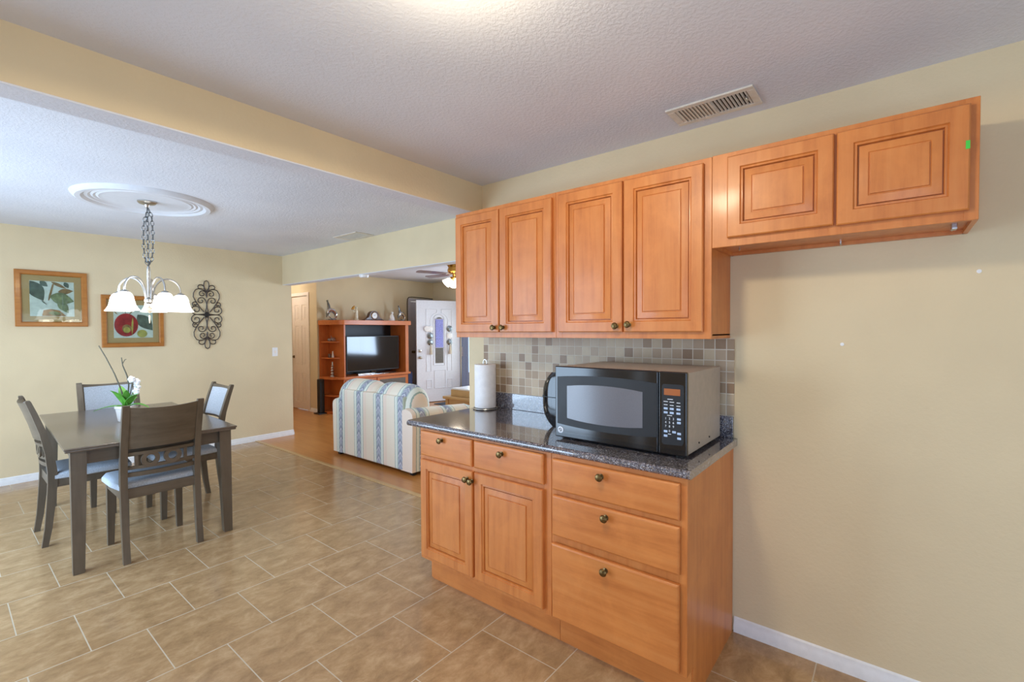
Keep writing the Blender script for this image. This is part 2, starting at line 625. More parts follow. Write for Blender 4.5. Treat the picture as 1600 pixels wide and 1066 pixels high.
def wall(name, x0, y0, z0, x1, y1, z1, mat='paint', bev=0.0):
    return struct(MB().box(x0, y0, z0, x1, y1, z1, bev).build(name, M[mat]))


def copy_tree(o, parent=None):
    c = o.copy()
    COL.objects.link(c)
    if parent is not None:
        c.parent = parent
    for ch in list(o.children):
        copy_tree(ch, c)
    return c


def wall_with_hole(name, fixed, a0, a1, lo, hi, holes, thick, mat='paint', axis='x', z0=0.0, z1=2.47):
    """wall slab at axis=fixed..fixed+thick, spanning a0..a1, with rectangular holes (b0,b1,zb0,zb1)"""
    mb = MB()
    cur = a0

    def bx(p0, p1, q0, q1):
        if p1 - p0 < 1e-4 or q1 - q0 < 1e-4:
            return
        if axis == 'x':
            mb.box(fixed, p0, q0, fixed + thick, p1, q1)
        else:
            mb.box(p0, fixed, q0, p1, fixed + thick, q1)
    for b0, b1, c0, c1 in sorted(holes):
        bx(cur, b0, z0, z1)
        bx(b0, b1, z0, c0)
        bx(b0, b1, c1, z1)
        cur = b1
    bx(cur, a1, z0, z1)
    return struct(mb.build(name, M[mat]))


# ------------------------------------------------------------ setting
WX = 2.366          # kitchen wall plane
YD = 6.448          # far dining wall plane
HX = 2.99           # header plane between dining and living room
YT = 7.80           # TV wall plane
EX = 6.86           # exterior front wall plane
KC, DC, LC = 2.413, 2.45, 2.468
struct(MB().box(-1.8, -2.3, -0.08, 2.62, 6.57, 0).build('floor', M['tile']))
struct(MB().box(2.62, 2.2, -0.08, EX + 0.12, 9.3, 0.0).build('floor', M['laminate']))
struct(MB().box(2.60, 2.32, -0.01, 2.645, YD, 0.006, 0.003).build('trim_1', M['oak']))
wall('ceiling', -1.8, -2.3, KC, WX + 0.12, 2.19, KC + 0.1, 'ceil')
wall('ceiling', -1.8, 2.30, DC, HX + 0.02, YD + 0.1, DC + 0.1, 'ceil')
wall('ceiling', HX + 0.1, 2.2, LC, EX + 0.12, 9.3, LC + 0.1, 'ceil')
# kitchen wall carrying the cabinets; its far end is the column beside the living room
wall('wall_right', WX, -2.3, 0, WX + 0.12, 2.313, 2.5)
wall('wall_partition', WX + 0.12, 2.18, 0, EX, 2.313, 2.55)
wall('wall_beam', -1.8, 2.18, 2.221, WX, 2.313, 2.55)
wall('ceiling_beam', -1.8, 2.181, 2.215, WX, 2.312, 2.221, 'ceil')
wall('wall_dining', -1.3, YD, 0, HX + 0.12, YD + 0.12, 2.55)
wall('wall_header', HX, 2.313, 2.066, HX + 0.12, YD, 2.55)
wall('ceiling_header', HX + 0.001, 2.313, 2.060, HX + 0.119, YD, 2.066, 'ceil')
wall_with_hole('wall_left', -1.42, 2.313, 6.57, 0, 0, [(2.75, 5.55, 0.05, 2.2)], 0.12, z1=2.55)
wall_with_hole('wall_left', -1.8, -2.3, 2.313, 0, 0, [(-1.0, 0.6, 0.1, 1.9)], 0.12, z1=2.55)
wall_with_hole('wall_back', -2.3, -1.8, WX + 0.12, 0, 0, [(-0.7, 1.5, 0.1, 1.9)], 0.12, axis='y', z1=2.5)
wall_with_hole('wall_tv', YT, 4.2, EX + 0.12, 0, 0, [(6.24, 6.80, 0, 2.05)], 0.12, axis='y', z1=2.6)
wall_with_hole('wall_pantry', 4.2, YT + 0.12, 9.3, 0, 0, [(8.11, 8.74, 0, 2.075)], 0.12, z1=2.6)
wall('wall_hall_end', HX, 9.2, 0, 4.2, 9.32, 2.6)
wall('wall_hall_side', HX, YD + 0.12, 0, HX + 0.06, 9.2, 2.6)
wall_with_hole('wall_front', EX, 2.2, YT, 0, 0, [(3.5, 4.95, 0.85, 2.0), (6.03, 6.955, 0, 2.06)], 0.12, z1=2.6)


def baseboard(name, p0, p1, nrm, h=0.07, t=0.014):
    mb = MB()
    (x0, y0), (x1, y1) = p0, p1
    nx, ny = nrm
    prof = [(0, 0), (t, 0), (t, h * 0.45), (t * 0.55, h * 0.62), (t * 0.5, h * 0.9), (0, h)]
    mb.loft([[(x + nx * d, y + ny * d, z) for d, z in prof] for x, y in ((x0, y0), (x1, y1))])
    return struct(mb.build(name, M['white']))


baseboard('baseboard_right', (WX, -2.2), (WX, 0.572), (-1, 0))
baseboard('baseboard_dining', (-1.3, YD), (HX + 0.12, YD), (0, -1))
baseboard('baseboard_dining_end', (HX + 0.12, YD), (HX + 0.12, YD + 0.12), (1, 0))
baseboard('baseboard_tv', (4.2, YT), (6.17, YT), (0, -1))
baseboard('baseboard_pantry', (4.2, YT), (4.2, 8.045), (-1, 0))
# tile backsplash
struct(MB().box(WX - 0.008, 0.577, 1.02, WX, 2.167, 1.3865, 0.001).build('wall_backsplash', M['mosaic']))


# windows that light the rooms (seen only in reflections)
def window(name, axis, fixed, a0, a1, z0, z1, bars):
    mb = MB()
    w = 0.05

    def bx(b, p0, p1, q0, q1, d0=-0.02, d1=0.05):
        if axis == 'x':
            b.box(fixed + d0, p0, q0, fixed + d1, p1, q1, 0.004)
        else:
            b.box(p0, fixed + d0, q0, p1, fixed + d1, q1, 0.004)
    bx(mb, a0, a0 + w, z0, z1); bx(mb, a1 - w, a1, z0, z1)
    bx(mb, a0, a1, z0, z0 + w); bx(mb, a0, a1, z1 - w, z1)
    for k in range(1, bars + 1):
        c = a0 + (a1 - a0) * k / (bars + 1)
        bx(mb, c - 0.02, c + 0.02, z0, z1)
    o = struct(mb.build(name, M['white']))
    return o


window('window_1', 'x', -1.36, 2.75, 5.55, 0.05, 2.2, 1)
window('window_2', 'x', EX + 0.03, 3.5, 4.95, 0.85, 2.0, 1)
window('window_3', 'y', -2.24, -0.7, 1.5, 0.1, 1.9, 1)
window('window_4', 'x', -1.74, -1.0, 0.6, 0.1, 1.9, 1)
struct(MB().box(EX + 0.12, 2.0, -0.2, 16, 9.5, -0.02).build('floor', M['concrete']))
wall('sky_blocker', EX + 0.12, 4.0, 2.2, 9.6, 9.5, 2.3, 'shadegrey')  # unseen slab added to keep bright sky out of the worktop reflection


# pantry door in the hall: six-panel
def six_panel(mb, w, h, t, cols=2):
    """slab in local x (width) / z (height), face at y=0 looking -y"""
    mb.box(0, 0.004, 0, w, t, h)
    st = 0.11 * w / 0.63
    pw = (w - st * (cols + 1)) / cols
    rows = [(0.13, 0.66), (0.80, 1.52), (1.62, 1.90)]
    xs = [0.0]
    # face frame: stiles and rails
    zed = [0.0] + [z for r in rows for z in r] + [h]
    for k in range(cols + 1):
        x = k * (pw + st)
        mb.box(x, -0.006, 0, x + st, 0.006, h, 0.002)
    for k in range(0, len(zed), 2):
        for j in range(cols):
            xa = st + j * (pw + st)
            mb.box(xa - 0.001, -0.0055, zed[k] + 0.0005, xa + pw + 0.001, 0.006, zed[k + 1] - 0.0005, 0.001, 1)
    for k in range(cols):
        x = st + k * (pw + st)
        for a, b in rows:
            mb.box(x + 0.03, -0.003, a + 0.03, x + pw - 0.03, 0.01, b - 0.03, 0.006)
    return mb


d = six_panel(MB(), 0.60, 2.05, 0.035).build('door_1', M['doorcream'])
d.location = (4.222, 8.725, 0.01)
d.rotation_euler = (0, 0, -PI / 2)
struct(d)
kb = MB().lathe([(0.028, -0.006), (0.028, -0.012), (0.011, -0.016), (0.011, -0.035), (0.026, -0.045), (0.03, -0.06), (0.02, -0.072), (0.0, -0.074)], (0.055, 0, 0.95), 16, 'y').build('knob', M['knobmetal'], d)
for z in (0.33, 1.72):
    MB().box(0.585, -0.012, z - 0.05, 0.604, -0.002, z + 0.05, 0.002).build('hinge', M['knobmetal'], d)


def casing(name, axis, fixed, a0, a1, h, w=0.058, t=0.016, sgn=-1, mat='white'):
    mb = MB()

    def bx(p0, p1, q0, q1):
        lo, hi = sorted((fixed, fixed + sgn * t))
        if axis == 'x':
            mb.box(lo, p0, q0, hi, p1, q1, 0.004)
        else:
            mb.box(p0, lo, q0, p1, hi, q1, 0.004)
    bx(a0 - w, a0, 0, h)
    bx(a1, a1 + w, 0, h)
    bx(a0 - w, a1 + w, h, h + w)
    return struct(mb.build(name, M[mat]))


casing('trim_2', 'x', 4.2, 8.11, 8.74, 2.072, mat='doorcream')
# closet door in the TV wall (front door's shade put into its grey)
d = six_panel(MB(), 0.55, 2.03, 0.035).build('door_2', M['shadegrey'])
d.location = (6.245, YT + 0.02, 0.01)
struct(d)
MB().lathe([(0.027, -0.006), (0.027, -0.012), (0.011, -0.016), (0.011, -0.035), (0.026, -0.045), (0.03, -0.06), (0.02, -0.072), (0.0, -0.074)], (0.06, 0, 0.98), 16, 'y').build('knob', M['knobmetal'], d)
casing('trim_3', 'y', YT, 6.24, 6.80, 2.05, mat='shadegrey')
casing('trim_4', 'x', EX, 6.03, 6.955, 2.06, mat='storm')

# ------------------------------------------------------------ front door leaf, open
LEAF_W = 0.92
hinge = Vector((6.835, 6.93, 0))
free = Vector((5.965, 7.265, 0))
ang = math.atan2(hinge.y - free.y, hinge.x - free.x)
d = MB()
d.box(0, 0.003, 0.012, LEAF_W, 0.042, 2.035, 0.002)
d = d.build('door_3', M['doorwhite'])
d.location = free
d.rotation_euler = (0, 0, ang)
struct(d)


def arch(cx, hw, z0, zs, n=14, rz=None):
    rz = rz or hw
    p = [(cx - hw, z0), (cx + hw, z0)]
    for k in range(n + 1):
        a = PI * k / n
        p.append((cx + hw * math.cos(a), zs + rz * math.sin(a)))
    return p


def molding(mb, pts, r=0.009, y=0.002):
    mb.tube([(u, y, v) for u, v in pts], r, 6, closed=True)


CXD = LEAF_W / 2 + 0.01
mo = MB()
molding(mo, arch(CXD, 0.115, 0.74, 1.64), 0.013)
molding(mo, [(0.20, 0.62), (0.295, 0.62), (0.295, 1.45)] + [(CXD - 0.195 * math.cos(a), 1.60 + 0.195 * math.sin(a)) for a in [PI * k / 16 for k in range(1, 7)]] + [(CXD - 0.05, 1.79), (CXD - 0.05, 1.86), (0.20, 1.86)])
molding(mo, [(LEAF_W - 0.18, 0.62), (LEAF_W - 0.275, 0.62), (LEAF_W - 0.275, 1.45)] + [(CXD + 0.195 * math.cos(a), 1.60 + 0.195 * math.sin(a)) for a in [PI * k / 16 for k in range(1, 7)]] + [(CXD + 0.05, 1.79), (CXD + 0.05, 1.86), (LEAF_W - 0.18, 1.86)])
molding(mo, [(0.365, 0.28), (0.60, 0.28), (0.60, 0.64), (0.365, 0.64)])
molding(mo, [(0.20, 0.28), (0.30, 0.28), (0.30, 0.45), (0.20, 0.45)])
molding(mo, [(LEAF_W - 0.18, 0.28), (LEAF_W - 0.27, 0.28), (LEAF_W - 0.27, 0.45), (LEAF_W - 0.18, 0.45)])
mo.build('molding', M['doorwhite'], d)
MB().prism(arch(CXD, 0.083, 0.78, 1.62), 'xz', -0.004, 0.02).build('glass_pane', M['frosted'], d)
dk = MB().lathe([(0.033, 0.002), (0.033, -0.006), (0.012, -0.01), (0.012, -0.03), (0.026, -0.042), (0.031, -0.058), (0.022, -0.07), (0.0, -0.072)], (0.065, 0, 0.905), 16, 'y').build('knob', M['silver'], d)
MB().lathe([(0.031, 0.002), (0.031, -0.014), (0.02, -0.018), (0.0, -0.018)], (0.065, 0, 1.035), 16, 'y').box(0.06, -0.034, 1.02, 0.07, -0.016, 1.05, 0.002).build('deadbolt', M['silver'], d)
for z in (0.25, 1.05, 1.8):
    MB().box(LEAF_W - 0.006, -0.006, z - 0.05, LEAF_W + 0.004, 0.03, z + 0.05, 0.002).build('hinge', M['silver'], d)
dloc = Matrix.Translation(free) @ Matrix.Rotation(ang, 4, 'Z')


def on_door(u, y, z=0.0):
    return dloc @ Vector((u, y, z))


# lace valance over the door glass
c = MB()
N = 24
rows = []
for i in range(9):
    z = 1.085 + (1.665 - 1.085) * i / 8
    rows.append([(CXD + 0.082 * (2 * k / N - 1), -0.012 + 0.004 * math.sin(k * 1.6), z) for k in range(N + 1)])
back = [[(x, y + 0.003, z) for x, y, z in r] for r in rows]
for i in range(8):
    pass
c.loft([[*r, *reversed(b)] for r, b in zip(rows, back)])
o = c.build('lace_curtain', M['lilac'])
o.location, o.rotation_euler = free, (0, 0, ang)
tag(o, 'lilac lace curtain panel hung over the front door glass', 'curtain')
for z in (1.665, 1.09):
    MB().tube([(CXD - 0.095, -0.012, z), (CXD + 0.095, -0.012, z)], 0.007, 8).build('curtain_rod', M['shadegrey'], o)


def hanging(u, label, first_white):
    p = on_door(u, -0.006, 1.20)
    t = thing('door_hanging', label, 'ornament', p, ang, 'disc hangings on the front door')
    MB().tube([(0, -0.004, 0.33), (0, -0.012, 0.0)], 0.0035, 6).build('cord', M['tassel'], t)
    for k, z in enumerate((0.27, 0.13, 0.0)):
        mt = M['ceramic'] if (k == 0 and first_white) or (k == 1 and not first_white) else M['pewter']
        MB().lathe([(0.0, -0.018), (0.05, -0.016), (0.062, -0.01), (0.05, -0.004), (0.0, -0.002)], (0, 0, z), 18, 'y').build('disc', mt, t)
    MB().lathe([(0.006, -0.05), (0.014, -0.08), (0.02, -0.11), (0.036, -0.26), (0.0, -0.262)], (0, -0.036, 0.02), 10).build('tassel', M['tassel'], t)
    if first_white:
        MB().lathe([(0.0, -0.03), (0.05, -0.028), (0.06, -0.02), (0.0, -0.016)], (-0.07, 0, 0.27), 16, 'y').build('disc', M['ceramic'], t)


hanging(0.275, 'hanging of a pale and two grey discs with tassel left of the door glass', True)
hanging(LEAF_W - 0.235, 'hanging of two grey discs and a pale one right of the door glass', False)

# storm door in the front opening
sd = MB()
for b in ((6.04, 6.12, 0.02, 2.05), (6.735, 6.94, 0.02, 2.05)):
    sd.box(EX + 0.005, b[0], b[2], EX + 0.035, b[1], b[3], 0.004)
sd.box(EX + 0.005, 6.1, 0.02, EX + 0.035, 6.74, 0.58, 0.004)
sd.box(EX + 0.005, 6.1, 1.95, EX + 0.035, 6.74, 2.05, 0.004)
sd.box(EX - 0.002, 6.80, 0.02, EX + 0.006, 6.815, 2.05, 0.002)
sd = struct(sd.build('door_4', M['storm']))
MB().box(EX + 0.017, 6.12, 0.58, EX + 0.023, 6.735, 1.95).build('glass_pane', M['glass'], sd)
MB().tube([(EX - 0.002, 6.90, z) for z in (0.9, 1.1)], 0.012, 8).build('hinge', M['shadegrey'], sd)
# cable tacked around the closet door
o = MB().tube([(6.155, YT - 0.012, 1.3), (6.155, YT - 0.012, 2.02), (6.165, YT - 0.012, 2.09), (6.20, YT - 0.012, 2.125), (6.27, YT - 0.012, 2.135), (6.55, YT - 0.012, 2.13), (6.84, YT - 0.012, 2.118)], 0.008, 6).build('cable', M['iron'])
tag(o, 'thin dark cable run up and over the shaded closet door casing', 'cable')
o = MB().box(6.1, 6.1, 0, 6.72, 6.93, 0.012, 0.004).build('doormat', M['greymat'])
tag(o, 'dark grey doormat on the wood floor inside the front door', 'doormat')

# ------------------------------------------------------------ kitchen cabinets
FX = 1.722      # base face-frame plane
DX = 1.701      # base door face plane
UX = 2.072      # upper face-frame plane
UD = 2.052      # upper door face plane
DOOR_FRAME = [(0.0, 0.0205), (0.0, 0.004), (0.004, 0.0), (0.048, 0.0), (0.050, 0.005), (0.0515, 0.0065), (0.053, 0.0055), (0.058, 0.005), (0.060, 0.010), (0.060, 0.018), (0.02, 0.018)]
PANEL_RAISED = [(0.055, 0.0185), (0.0635, 0.0185), (0.064, 0.0115), (0.070, 0.010), (0.090, 0.0045), (0.092, 0.007), (0.0945, 0.007), (0.096, 0.002), (0.099, 0.001)]


def make_knob(parent, y, z, xf, world=True):
    mb = MB().lathe([(0.011, 0.0), (0.011, -0.003), (0.006, -0.005), (0.006, -0.014), (0.013, -0.018), (0.0165, -0.023), (0.013, -0.029), (0.006, -0.031), (0.0, -0.0313)], (xf, y, z), 16, 'x')
    return mb, parent


class Cab:
    """a cabinet thing: parts are given in world coordinates"""
    def __init__(s, label, loc, name, group=None):
        s.t = thing(name, label, 'cabinet', loc, 0, group)

    def part(s, name, mb, mat, parent=None):
        p = parent or s.t
        L = s.t.location
        bmesh.ops.translate(mb.bm, verts=mb.bm.verts[:], vec=-L)
        return mb.build(name, mat, p)

    def door(s, y0, y1, z0, z1, xf, knob=None):
        d = s.part('door', MB().rings_panel(y0, y1, z0, z1, xf, DOOR_FRAME), M['mapleZ'])
        s.part('panel', MB().rings_panel(y0, y1, z0, z1, xf, PANEL_RAISED), M['mapleZ'], d)
        if knob:
            s.part('knob', make_knob(None, knob[0], knob[1], xf)[0], M['knobmetal'], d)
        return d

    def drawer(s, y0, y1, z0, z1, xf, knob, tilt=0.0):
        mb = MB()
        mb.rings_panel(y0, y1, z0, z1, xf, [(0.0, 0.019), (0.0, 0.007), (0.003, 0.003), (0.009, 0.0)])
        if tilt:
            bmesh.ops.rotate(mb.bm, verts=mb.bm.verts[:], cent=(xf, y0, z0), matrix=Matrix.Rotation(tilt, 3, 'Y'))
        d = s.part('drawer', mb, M['mapleY'])
        kb = make_knob(None, knob[0], knob[1], xf)[0]
        if tilt:
            bmesh.ops.rotate(kb.bm, verts=kb.bm.verts[:], cent=(xf, y0, z0), matrix=Matrix.Rotation(tilt, 3, 'Y'))
        s.part('knob', kb, M['knobmetal'], d)
        return d


def face_frame(c, y0, y1, z0, z1, x, stiles, rails, t=0.019):
    """stiles = [(y0,y1)], rails = [(z0,z1)]"""
    mb = MB()
    for a, b in stiles:
        mb.box(x, a, z0, x + t, b, z1, 0.0012, 1)
    yy = sorted(stiles)
    for a, b in rails:
        for i in range(len(yy) - 1):
            mb.box(x + 0.0004, yy[i][1] - 0.001, a, x + t, yy[i + 1][0] + 0.001, b, 0.0008, 1)
    return c.part('face_frame', mb, M['mapleZ'])


# base unit with two drawers over two doors
ZB, ZT = 0.155, 0.885
c = Cab('honey maple base cabinet with two drawers over two raised panel doors', (2.04, 1.625, 0), 'base_cabinet', 'maple base cabinets')
y0, y1 = 1.178, 2.072
b = MB().box(FX + 0.018, y0, ZB, WX - 0.002, y1, ZT)
b.box(FX + 0.075, y0, 0, WX - 0.002, y1, ZB)
c.part('carcass', b, M['mapleY'])
face_frame(c, y0, y1, ZB - 0.012, ZT, FX, [(y0, y0 + 0.04), (1.622, 1.668), (y1 - 0.036, y1)], [(ZB - 0.012, 0.185), (0.69, 0.75), (0.855, ZT)])
c.drawer(1.655, 2.052, 0.736, 0.873, DX, (1.872, 0.842))
c.drawer(1.212, 1.640, 0.736, 0.873, DX, (1.45, 0.838))
c.door(1.651, 2.052, 0.168, 0.712, DX, (1.682, 0.672))
c.door(1.214, 1.636, 0.168, 0.712, DX, (1.648, 0.667))
c.part('toe_kick', MB().box(FX + 0.068, y0, 0.0, FX + 0.076, y1 - 0.02, ZB - 0.012), M['mapleY'])
# base unit with three drawers
c = Cab('honey maple base cabinet with three stacked drawers under the microwave', (2.04, 0.875, 0), 'base_cabinet', 'maple base cabinets')
y0, y1 = 0.577, 1.176
b = MB().box(FX + 0.018, y0 + 0.006, ZB, WX - 0.002, y1, ZT)
b.box(FX + 0.075, y0 + 0.006, 0, WX - 0.002, y1, ZB)
c.part('carcass', b, M['mapleY'])
sp = MB().prism([(FX + 0.0185, ZB - 0.012), (FX + 0.075, ZB - 0.012), (FX + 0.075, 0.0), (WX - 0.016, 0.0), (WX - 0.016, ZT), (FX + 0.0185, ZT)], 'xz', y0, y0 + 0.0062)
c.part('side_panel', sp, M['mapleZ'])
face_frame(c, y0, y1, ZB - 0.012, ZT, FX, [(y0, y0 + 0.03), (y1 - 0.03, y1)], [(ZB - 0.012, 0.18), (0.475, 0.53), (0.69, 0.74), (0.855, ZT)])
c.drawer(0.601, 1.163, 0.727, 0.864, DX, (0.918, 0.832))
c.drawer(0.601, 1.163, 0.525, 0.703, DX, (0.897, 0.669))
c.drawer(0.601, 1.165, 0.156, 0.490, DX, (0.897, 0.453), tilt=R(-0.9))
c.part('toe_kick', MB().box(FX + 0.068, y0 + 0.006, 0.0, FX + 0.076, y1, ZB - 0.012), M['mapleY'])

# worktop
t = thing('worktop', 'speckled blue grey worktop running along the top of the base cabinets', 'worktop', (2.04, 1.36, ZT))
prof = []
x0, zt, zb = 1.700, 0.918, ZT
for k in range(7):
    a = PI * (0.5 + k / 6)
    prof.append((x0 + 0.014 + 0.0165 * math.cos(a), (zt + zb) / 2 + 0.0165 * math.sin(a)))
poly = prof + [(WX - 0.001, zb), (WX - 0.001, zt)]
MB().prism(poly, 'xz', 0.563, 2.165).build('slab', M['granite'], t, True)
MB().box(WX - 0.02, 0.578, zt, WX - 0.0005, 2.06, 1.0205, 0.003).build('upstand', M['granite'], t, True)


# upper cabinets
def upper(label, y0, y1, z0, z1, doors, loc, stiles, knobs, side=False):
    c = Cab(label, loc, 'wall_cabinet', 'maple wall cabinets')
    b = MB()
    b.box(UX + 0.018, y0, z0 + 0.014, WX - 0.001, y1, z1)
    b.box(UX + 0.018, y0, z0, WX - 0.001, y0 + 0.014, z0 + 0.02)
    b.box(UX + 0.018, y1 - 0.014, z0, WX - 0.001, y1, z0 + 0.02)
    b.box(WX - 0.02, y0 + 0.01, z0 - 0.0, WX - 0.001, y1 - 0.01, z0 + 0.02)
    c.part('carcass', b, M['mapleZ'])
    face_frame(c, y0, y1, z0, z1, UX, stiles, [(z0, z0 + 0.036), (z1 - 0.036, z1)])
    for (a, b_, za, zb), k in zip(doors, knobs):
        c.door(a, b_, za, zb, UD, k)
    return c


UZ0, UZ1 = 1.389, 2.154
upper('tall maple wall cabinet at the column end, first of the long row', 1.384, 2.135, UZ0, UZ1,
      [(1.771, 2.122, 1.420, 2.128), (1.402, 1.762, 1.420, 2.128)], (2.22, 1.76, UZ0),
      [(1.384, 1.42), (1.745, 1.79), (2.10, 2.135)], [(1.80, 1.447), (1.733, 1.447)])
upper('tall maple wall cabinet directly above the microwave', 0.598, 1.383, UZ0, UZ1,
      [(0.999, 1.358, 1.420, 2.132), (0.629, 0.990, 1.420, 2.132)], (2.22, 0.99, UZ0),
      [(0.598, 0.64), (0.97, 1.02), (1.345, 1.383)], [(1.026, 1.449), (0.962, 1.455)])
RZ0, RZ1 = 1.772, 2.156
c = upper('short maple wall cabinet with no knobs above the empty fridge space', -0.204, 0.597, RZ0, RZ1,
          [(0.173, 0.534, 1.806, 2.134), (-0.181, 0.164, 1.803, 2.134)], (2.22, 0.2, RZ0),
          [(-0.204, -0.168), (0.15, 0.19), (0.50, 0.597)], [None, None])
c.part('sticker', MB().box(UD - 0.0012, -0.180, 1.992, UD + 0.0002, -0.170, 2.018), M['tape'])
for yy, xx in ((0.52, 2.20), (0.17, 2.335), (-0.155, 2.25)):
    c.part('screw', MB().lathe([(0.003, 0.016), (0.003, 0.004), (0.006, 0.002), (0.0, -0.003)], (xx, yy, RZ0), 8), M['silver'])
c.part('bracket', MB().box(2.19, -0.165, RZ0 - 0.004, 2.23, -0.15, RZ0 + 0.015, 0.002), M['silver'])

# ------------------------------------------------------------ microwave
MX, MY0, MY1, MZ0, MZ1 = 1.845, 0.622, 1.240, 0.931, 1.262
t = thing('microwave', 'large black countertop microwave with taupe sides on the worktop', 'microwave', (2.07, 0.93, 0.918))


def P(name, mb, mat, parent=None):
    bmesh.ops.translate(mb.bm, verts=mb.bm.verts[:], vec=-t.location)
    return mb.build(name, mat, parent or t)


P('body', MB().box(MX + 0.022, MY0 + 0.003, MZ0, 2.31, MY1 - 0.003, MZ1 - 0.004, 0.004), M['taupe'])
for yy in (MY0 + 0.05, MY1 - 0.06):
    for xx in (MX + 0.06, 2.27):
        P('foot', MB().lathe([(0.014, 0.918), (0.016, 0.9315)], (xx, yy, 0), 12), M['blacksoft'])
YS = 0.738
door = P('door', MB().box(MX, YS + 0.0006, MZ0 - 0.003, MX + 0.0225, MY1, MZ1, 0.006, 3), M['black'])
cp = P('control_panel', MB().box(MX, MY0, MZ0 - 0.003, MX + 0.0225, YS - 0.0006, MZ1, 0.006, 3), M['black'])


def bowed(y0, y1, z0, z1, bow, r=0.012):
    p = []
    n = 10
    for k in range(n + 1):
        u = k / n
        p.append((y0 + (y1 - y0) * u, z0 - bow * (1 - (2 * u - 1) ** 2)))
    for k in range(n + 1):
        u = 1 - k / n
        p.append((y0 + (y1 - y0) * u, z1 + bow * (1 - (2 * u - 1) ** 2)))
    return p


P('trim_ring', MB().prism(bowed(YS + 0.004, MY1 - 0.014, 0.992, 1.212, 0.012), 'yz', MX - 0.0015, MX + 0.002, 0.001), M['blacksoft'], door)
P('window', MB().prism(bowed(0.803, 1.172, 1.022, 1.172, 0.012), 'yz', MX - 0.003, MX + 0.001, 0.001), M['mwindow'], door)
lg = P('logo', MB().lathe([(0.0155, 0.0), (0.0155, -0.002), (0.013, -0.003), (0.0, -0.003)], (MX, 1.208, 0.963), 24, 'x'), M['lettering'], door)
sw = MB()
sw.tube([(MX - 0.0034, 1.208 + 0.0085 * math.cos(a) * (1 - 0.05 * a), 0.963 + 0.0085 * math.sin(a) * (1 - 0.05 * a)) for a in [0.4 * k for k in range(15)]], 0.001, 5)
sw.tube([(MX - 0.0034, 1.208 + u, 0.963 + 0.004 * math.sin(u * 500)) for u in [-0.006 + 0.001 * k for k in range(13)]], 0.001, 5)
P('emblem', sw, M['blacksoft'], lg)
P('bezel', MB().prism([(0.722, 0.975), (0.722, 1.205), (0.716, 1.212), (0.640, 1.212), (0.634, 1.205), (0.634, 0.985), (0.640, 0.972), (0.714, 0.968)], 'yz', MX - 0.001, MX + 0.002), M['blacksoft'], cp)
P('display', MB().box(MX - 0.0025, 0.648, 1.168, MX + 0.001, 0.713, 1.194, 0.001), M['display'], cp)


def button(y, z, w, h):
    P('button', MB().box(MX - 0.0022, y - w / 2, z - h / 2, MX, y + w / 2, z + h / 2, 0.0008, 1), M['button'], cp)


cols = (0.706, 0.6815, 0.655)
for z in (1.114, 1.098):
    for y in cols:
        button(y, z, 0.016, 0.0085)
for y, z in ((0.653, 1.075), (0.653, 1.061), (0.706, 1.022), (0.672, 1.022), (0.652, 1.018), (0.706, 1.004), (0.652, 0.999)):
    button(y, z, 0.015, 0.009)
for y, z, w in ((0.688, 1.152, 0.022), (0.706, 1.142, 0.017), (0.6815, 1.141, 0.018), (0.655, 1.140, 0.014), (0.706, 1.129, 0.015), (0.6815, 1.128, 0.015), (0.655, 1.127, 0.016), (0.69, 1.087, 0.02), (0.69, 1.0125, 0.012)):
    P('lettering', MB().box(MX - 0.0018, y - w / 2, z - 0.0013, MX, y + w / 2, z + 0.0013), M['lettering'], cp)
dg = None
for i, ch in enumerate('1234567890'):
    cu = bpy.data.curves.new('digit', 'FONT')
    cu.body = ch
    cu.size = 0.0125
    cu.align_x = 'CENTER'
    cu.align_y = 'CENTER'
    cu.extrude = 0.0004
    to = bpy.data.objects.new('digit', cu)
    COL.objects.link(to)
    bpy.context.view_layer.update()
    me = bpy.data.meshes.new_from_object(to.evaluated_get(bpy.context.evaluated_depsgraph_get()))
    r, cc = divmod(i, 3)
    yy = (0.7055, 0.690, 0.6745)[cc] if i < 9 else 0.690
    zz = 1.074 - 0.0155 * r if i < 9 else 1.0245
    # text x -> world -y, text y -> world z, normal -> -x
    me.transform(Matrix.Translation((MX - 0.0022, yy, zz)) @ Matrix(((0, 0, -1, 0), (-1, 0, 0, 0), (0, 1, 0, 0), (0, 0, 0, 1))))
    dig = MB()
    dig.bm.from_mesh(me)
    bpy.data.objects.remove(to)
    bpy.data.curves.remove(cu)
    P('digit', dig, M['lettering'], cp)
for xx in (2.00, 2.14):
    P('screw', MB().lathe([(0.004, 0.0), (0.004, -0.0035), (0.0, -0.004)], (xx, MY0 + 0.003, 0.958), 8, 'y'), M['blacksoft'])

# small appliance behind the microwave
t = thing('small_appliance', 'rounded dark glossy appliance mostly hidden behind the left of the microwave', 'appliance', (2.12, 1.36, 0.918))


def rounded_shell(z0, z1, top):
    rs = []
    for k in range(9):
        u = k / 8
        z = z0 + (z1 - z0) * u
        v = (z - 0.918) / 0.292
        f = 1 - 0.55 * abs(2 * v - 1) ** 3.2
        hx, hy = 0.085 * (0.72 + 0.28 * f), 0.115 * f
        rs.append([(2.12 + hx * (abs(math.cos(a)) ** 0.6) * (1 if math.cos(a) >= 0 else -1), 1.36 + hy * (abs(math.sin(a)) ** 0.6) * (1 if math.sin(a) >= 0 else -1), z) for a in [2 * PI * q / 32 for q in range(32)]])
    return MB().loft(rs)


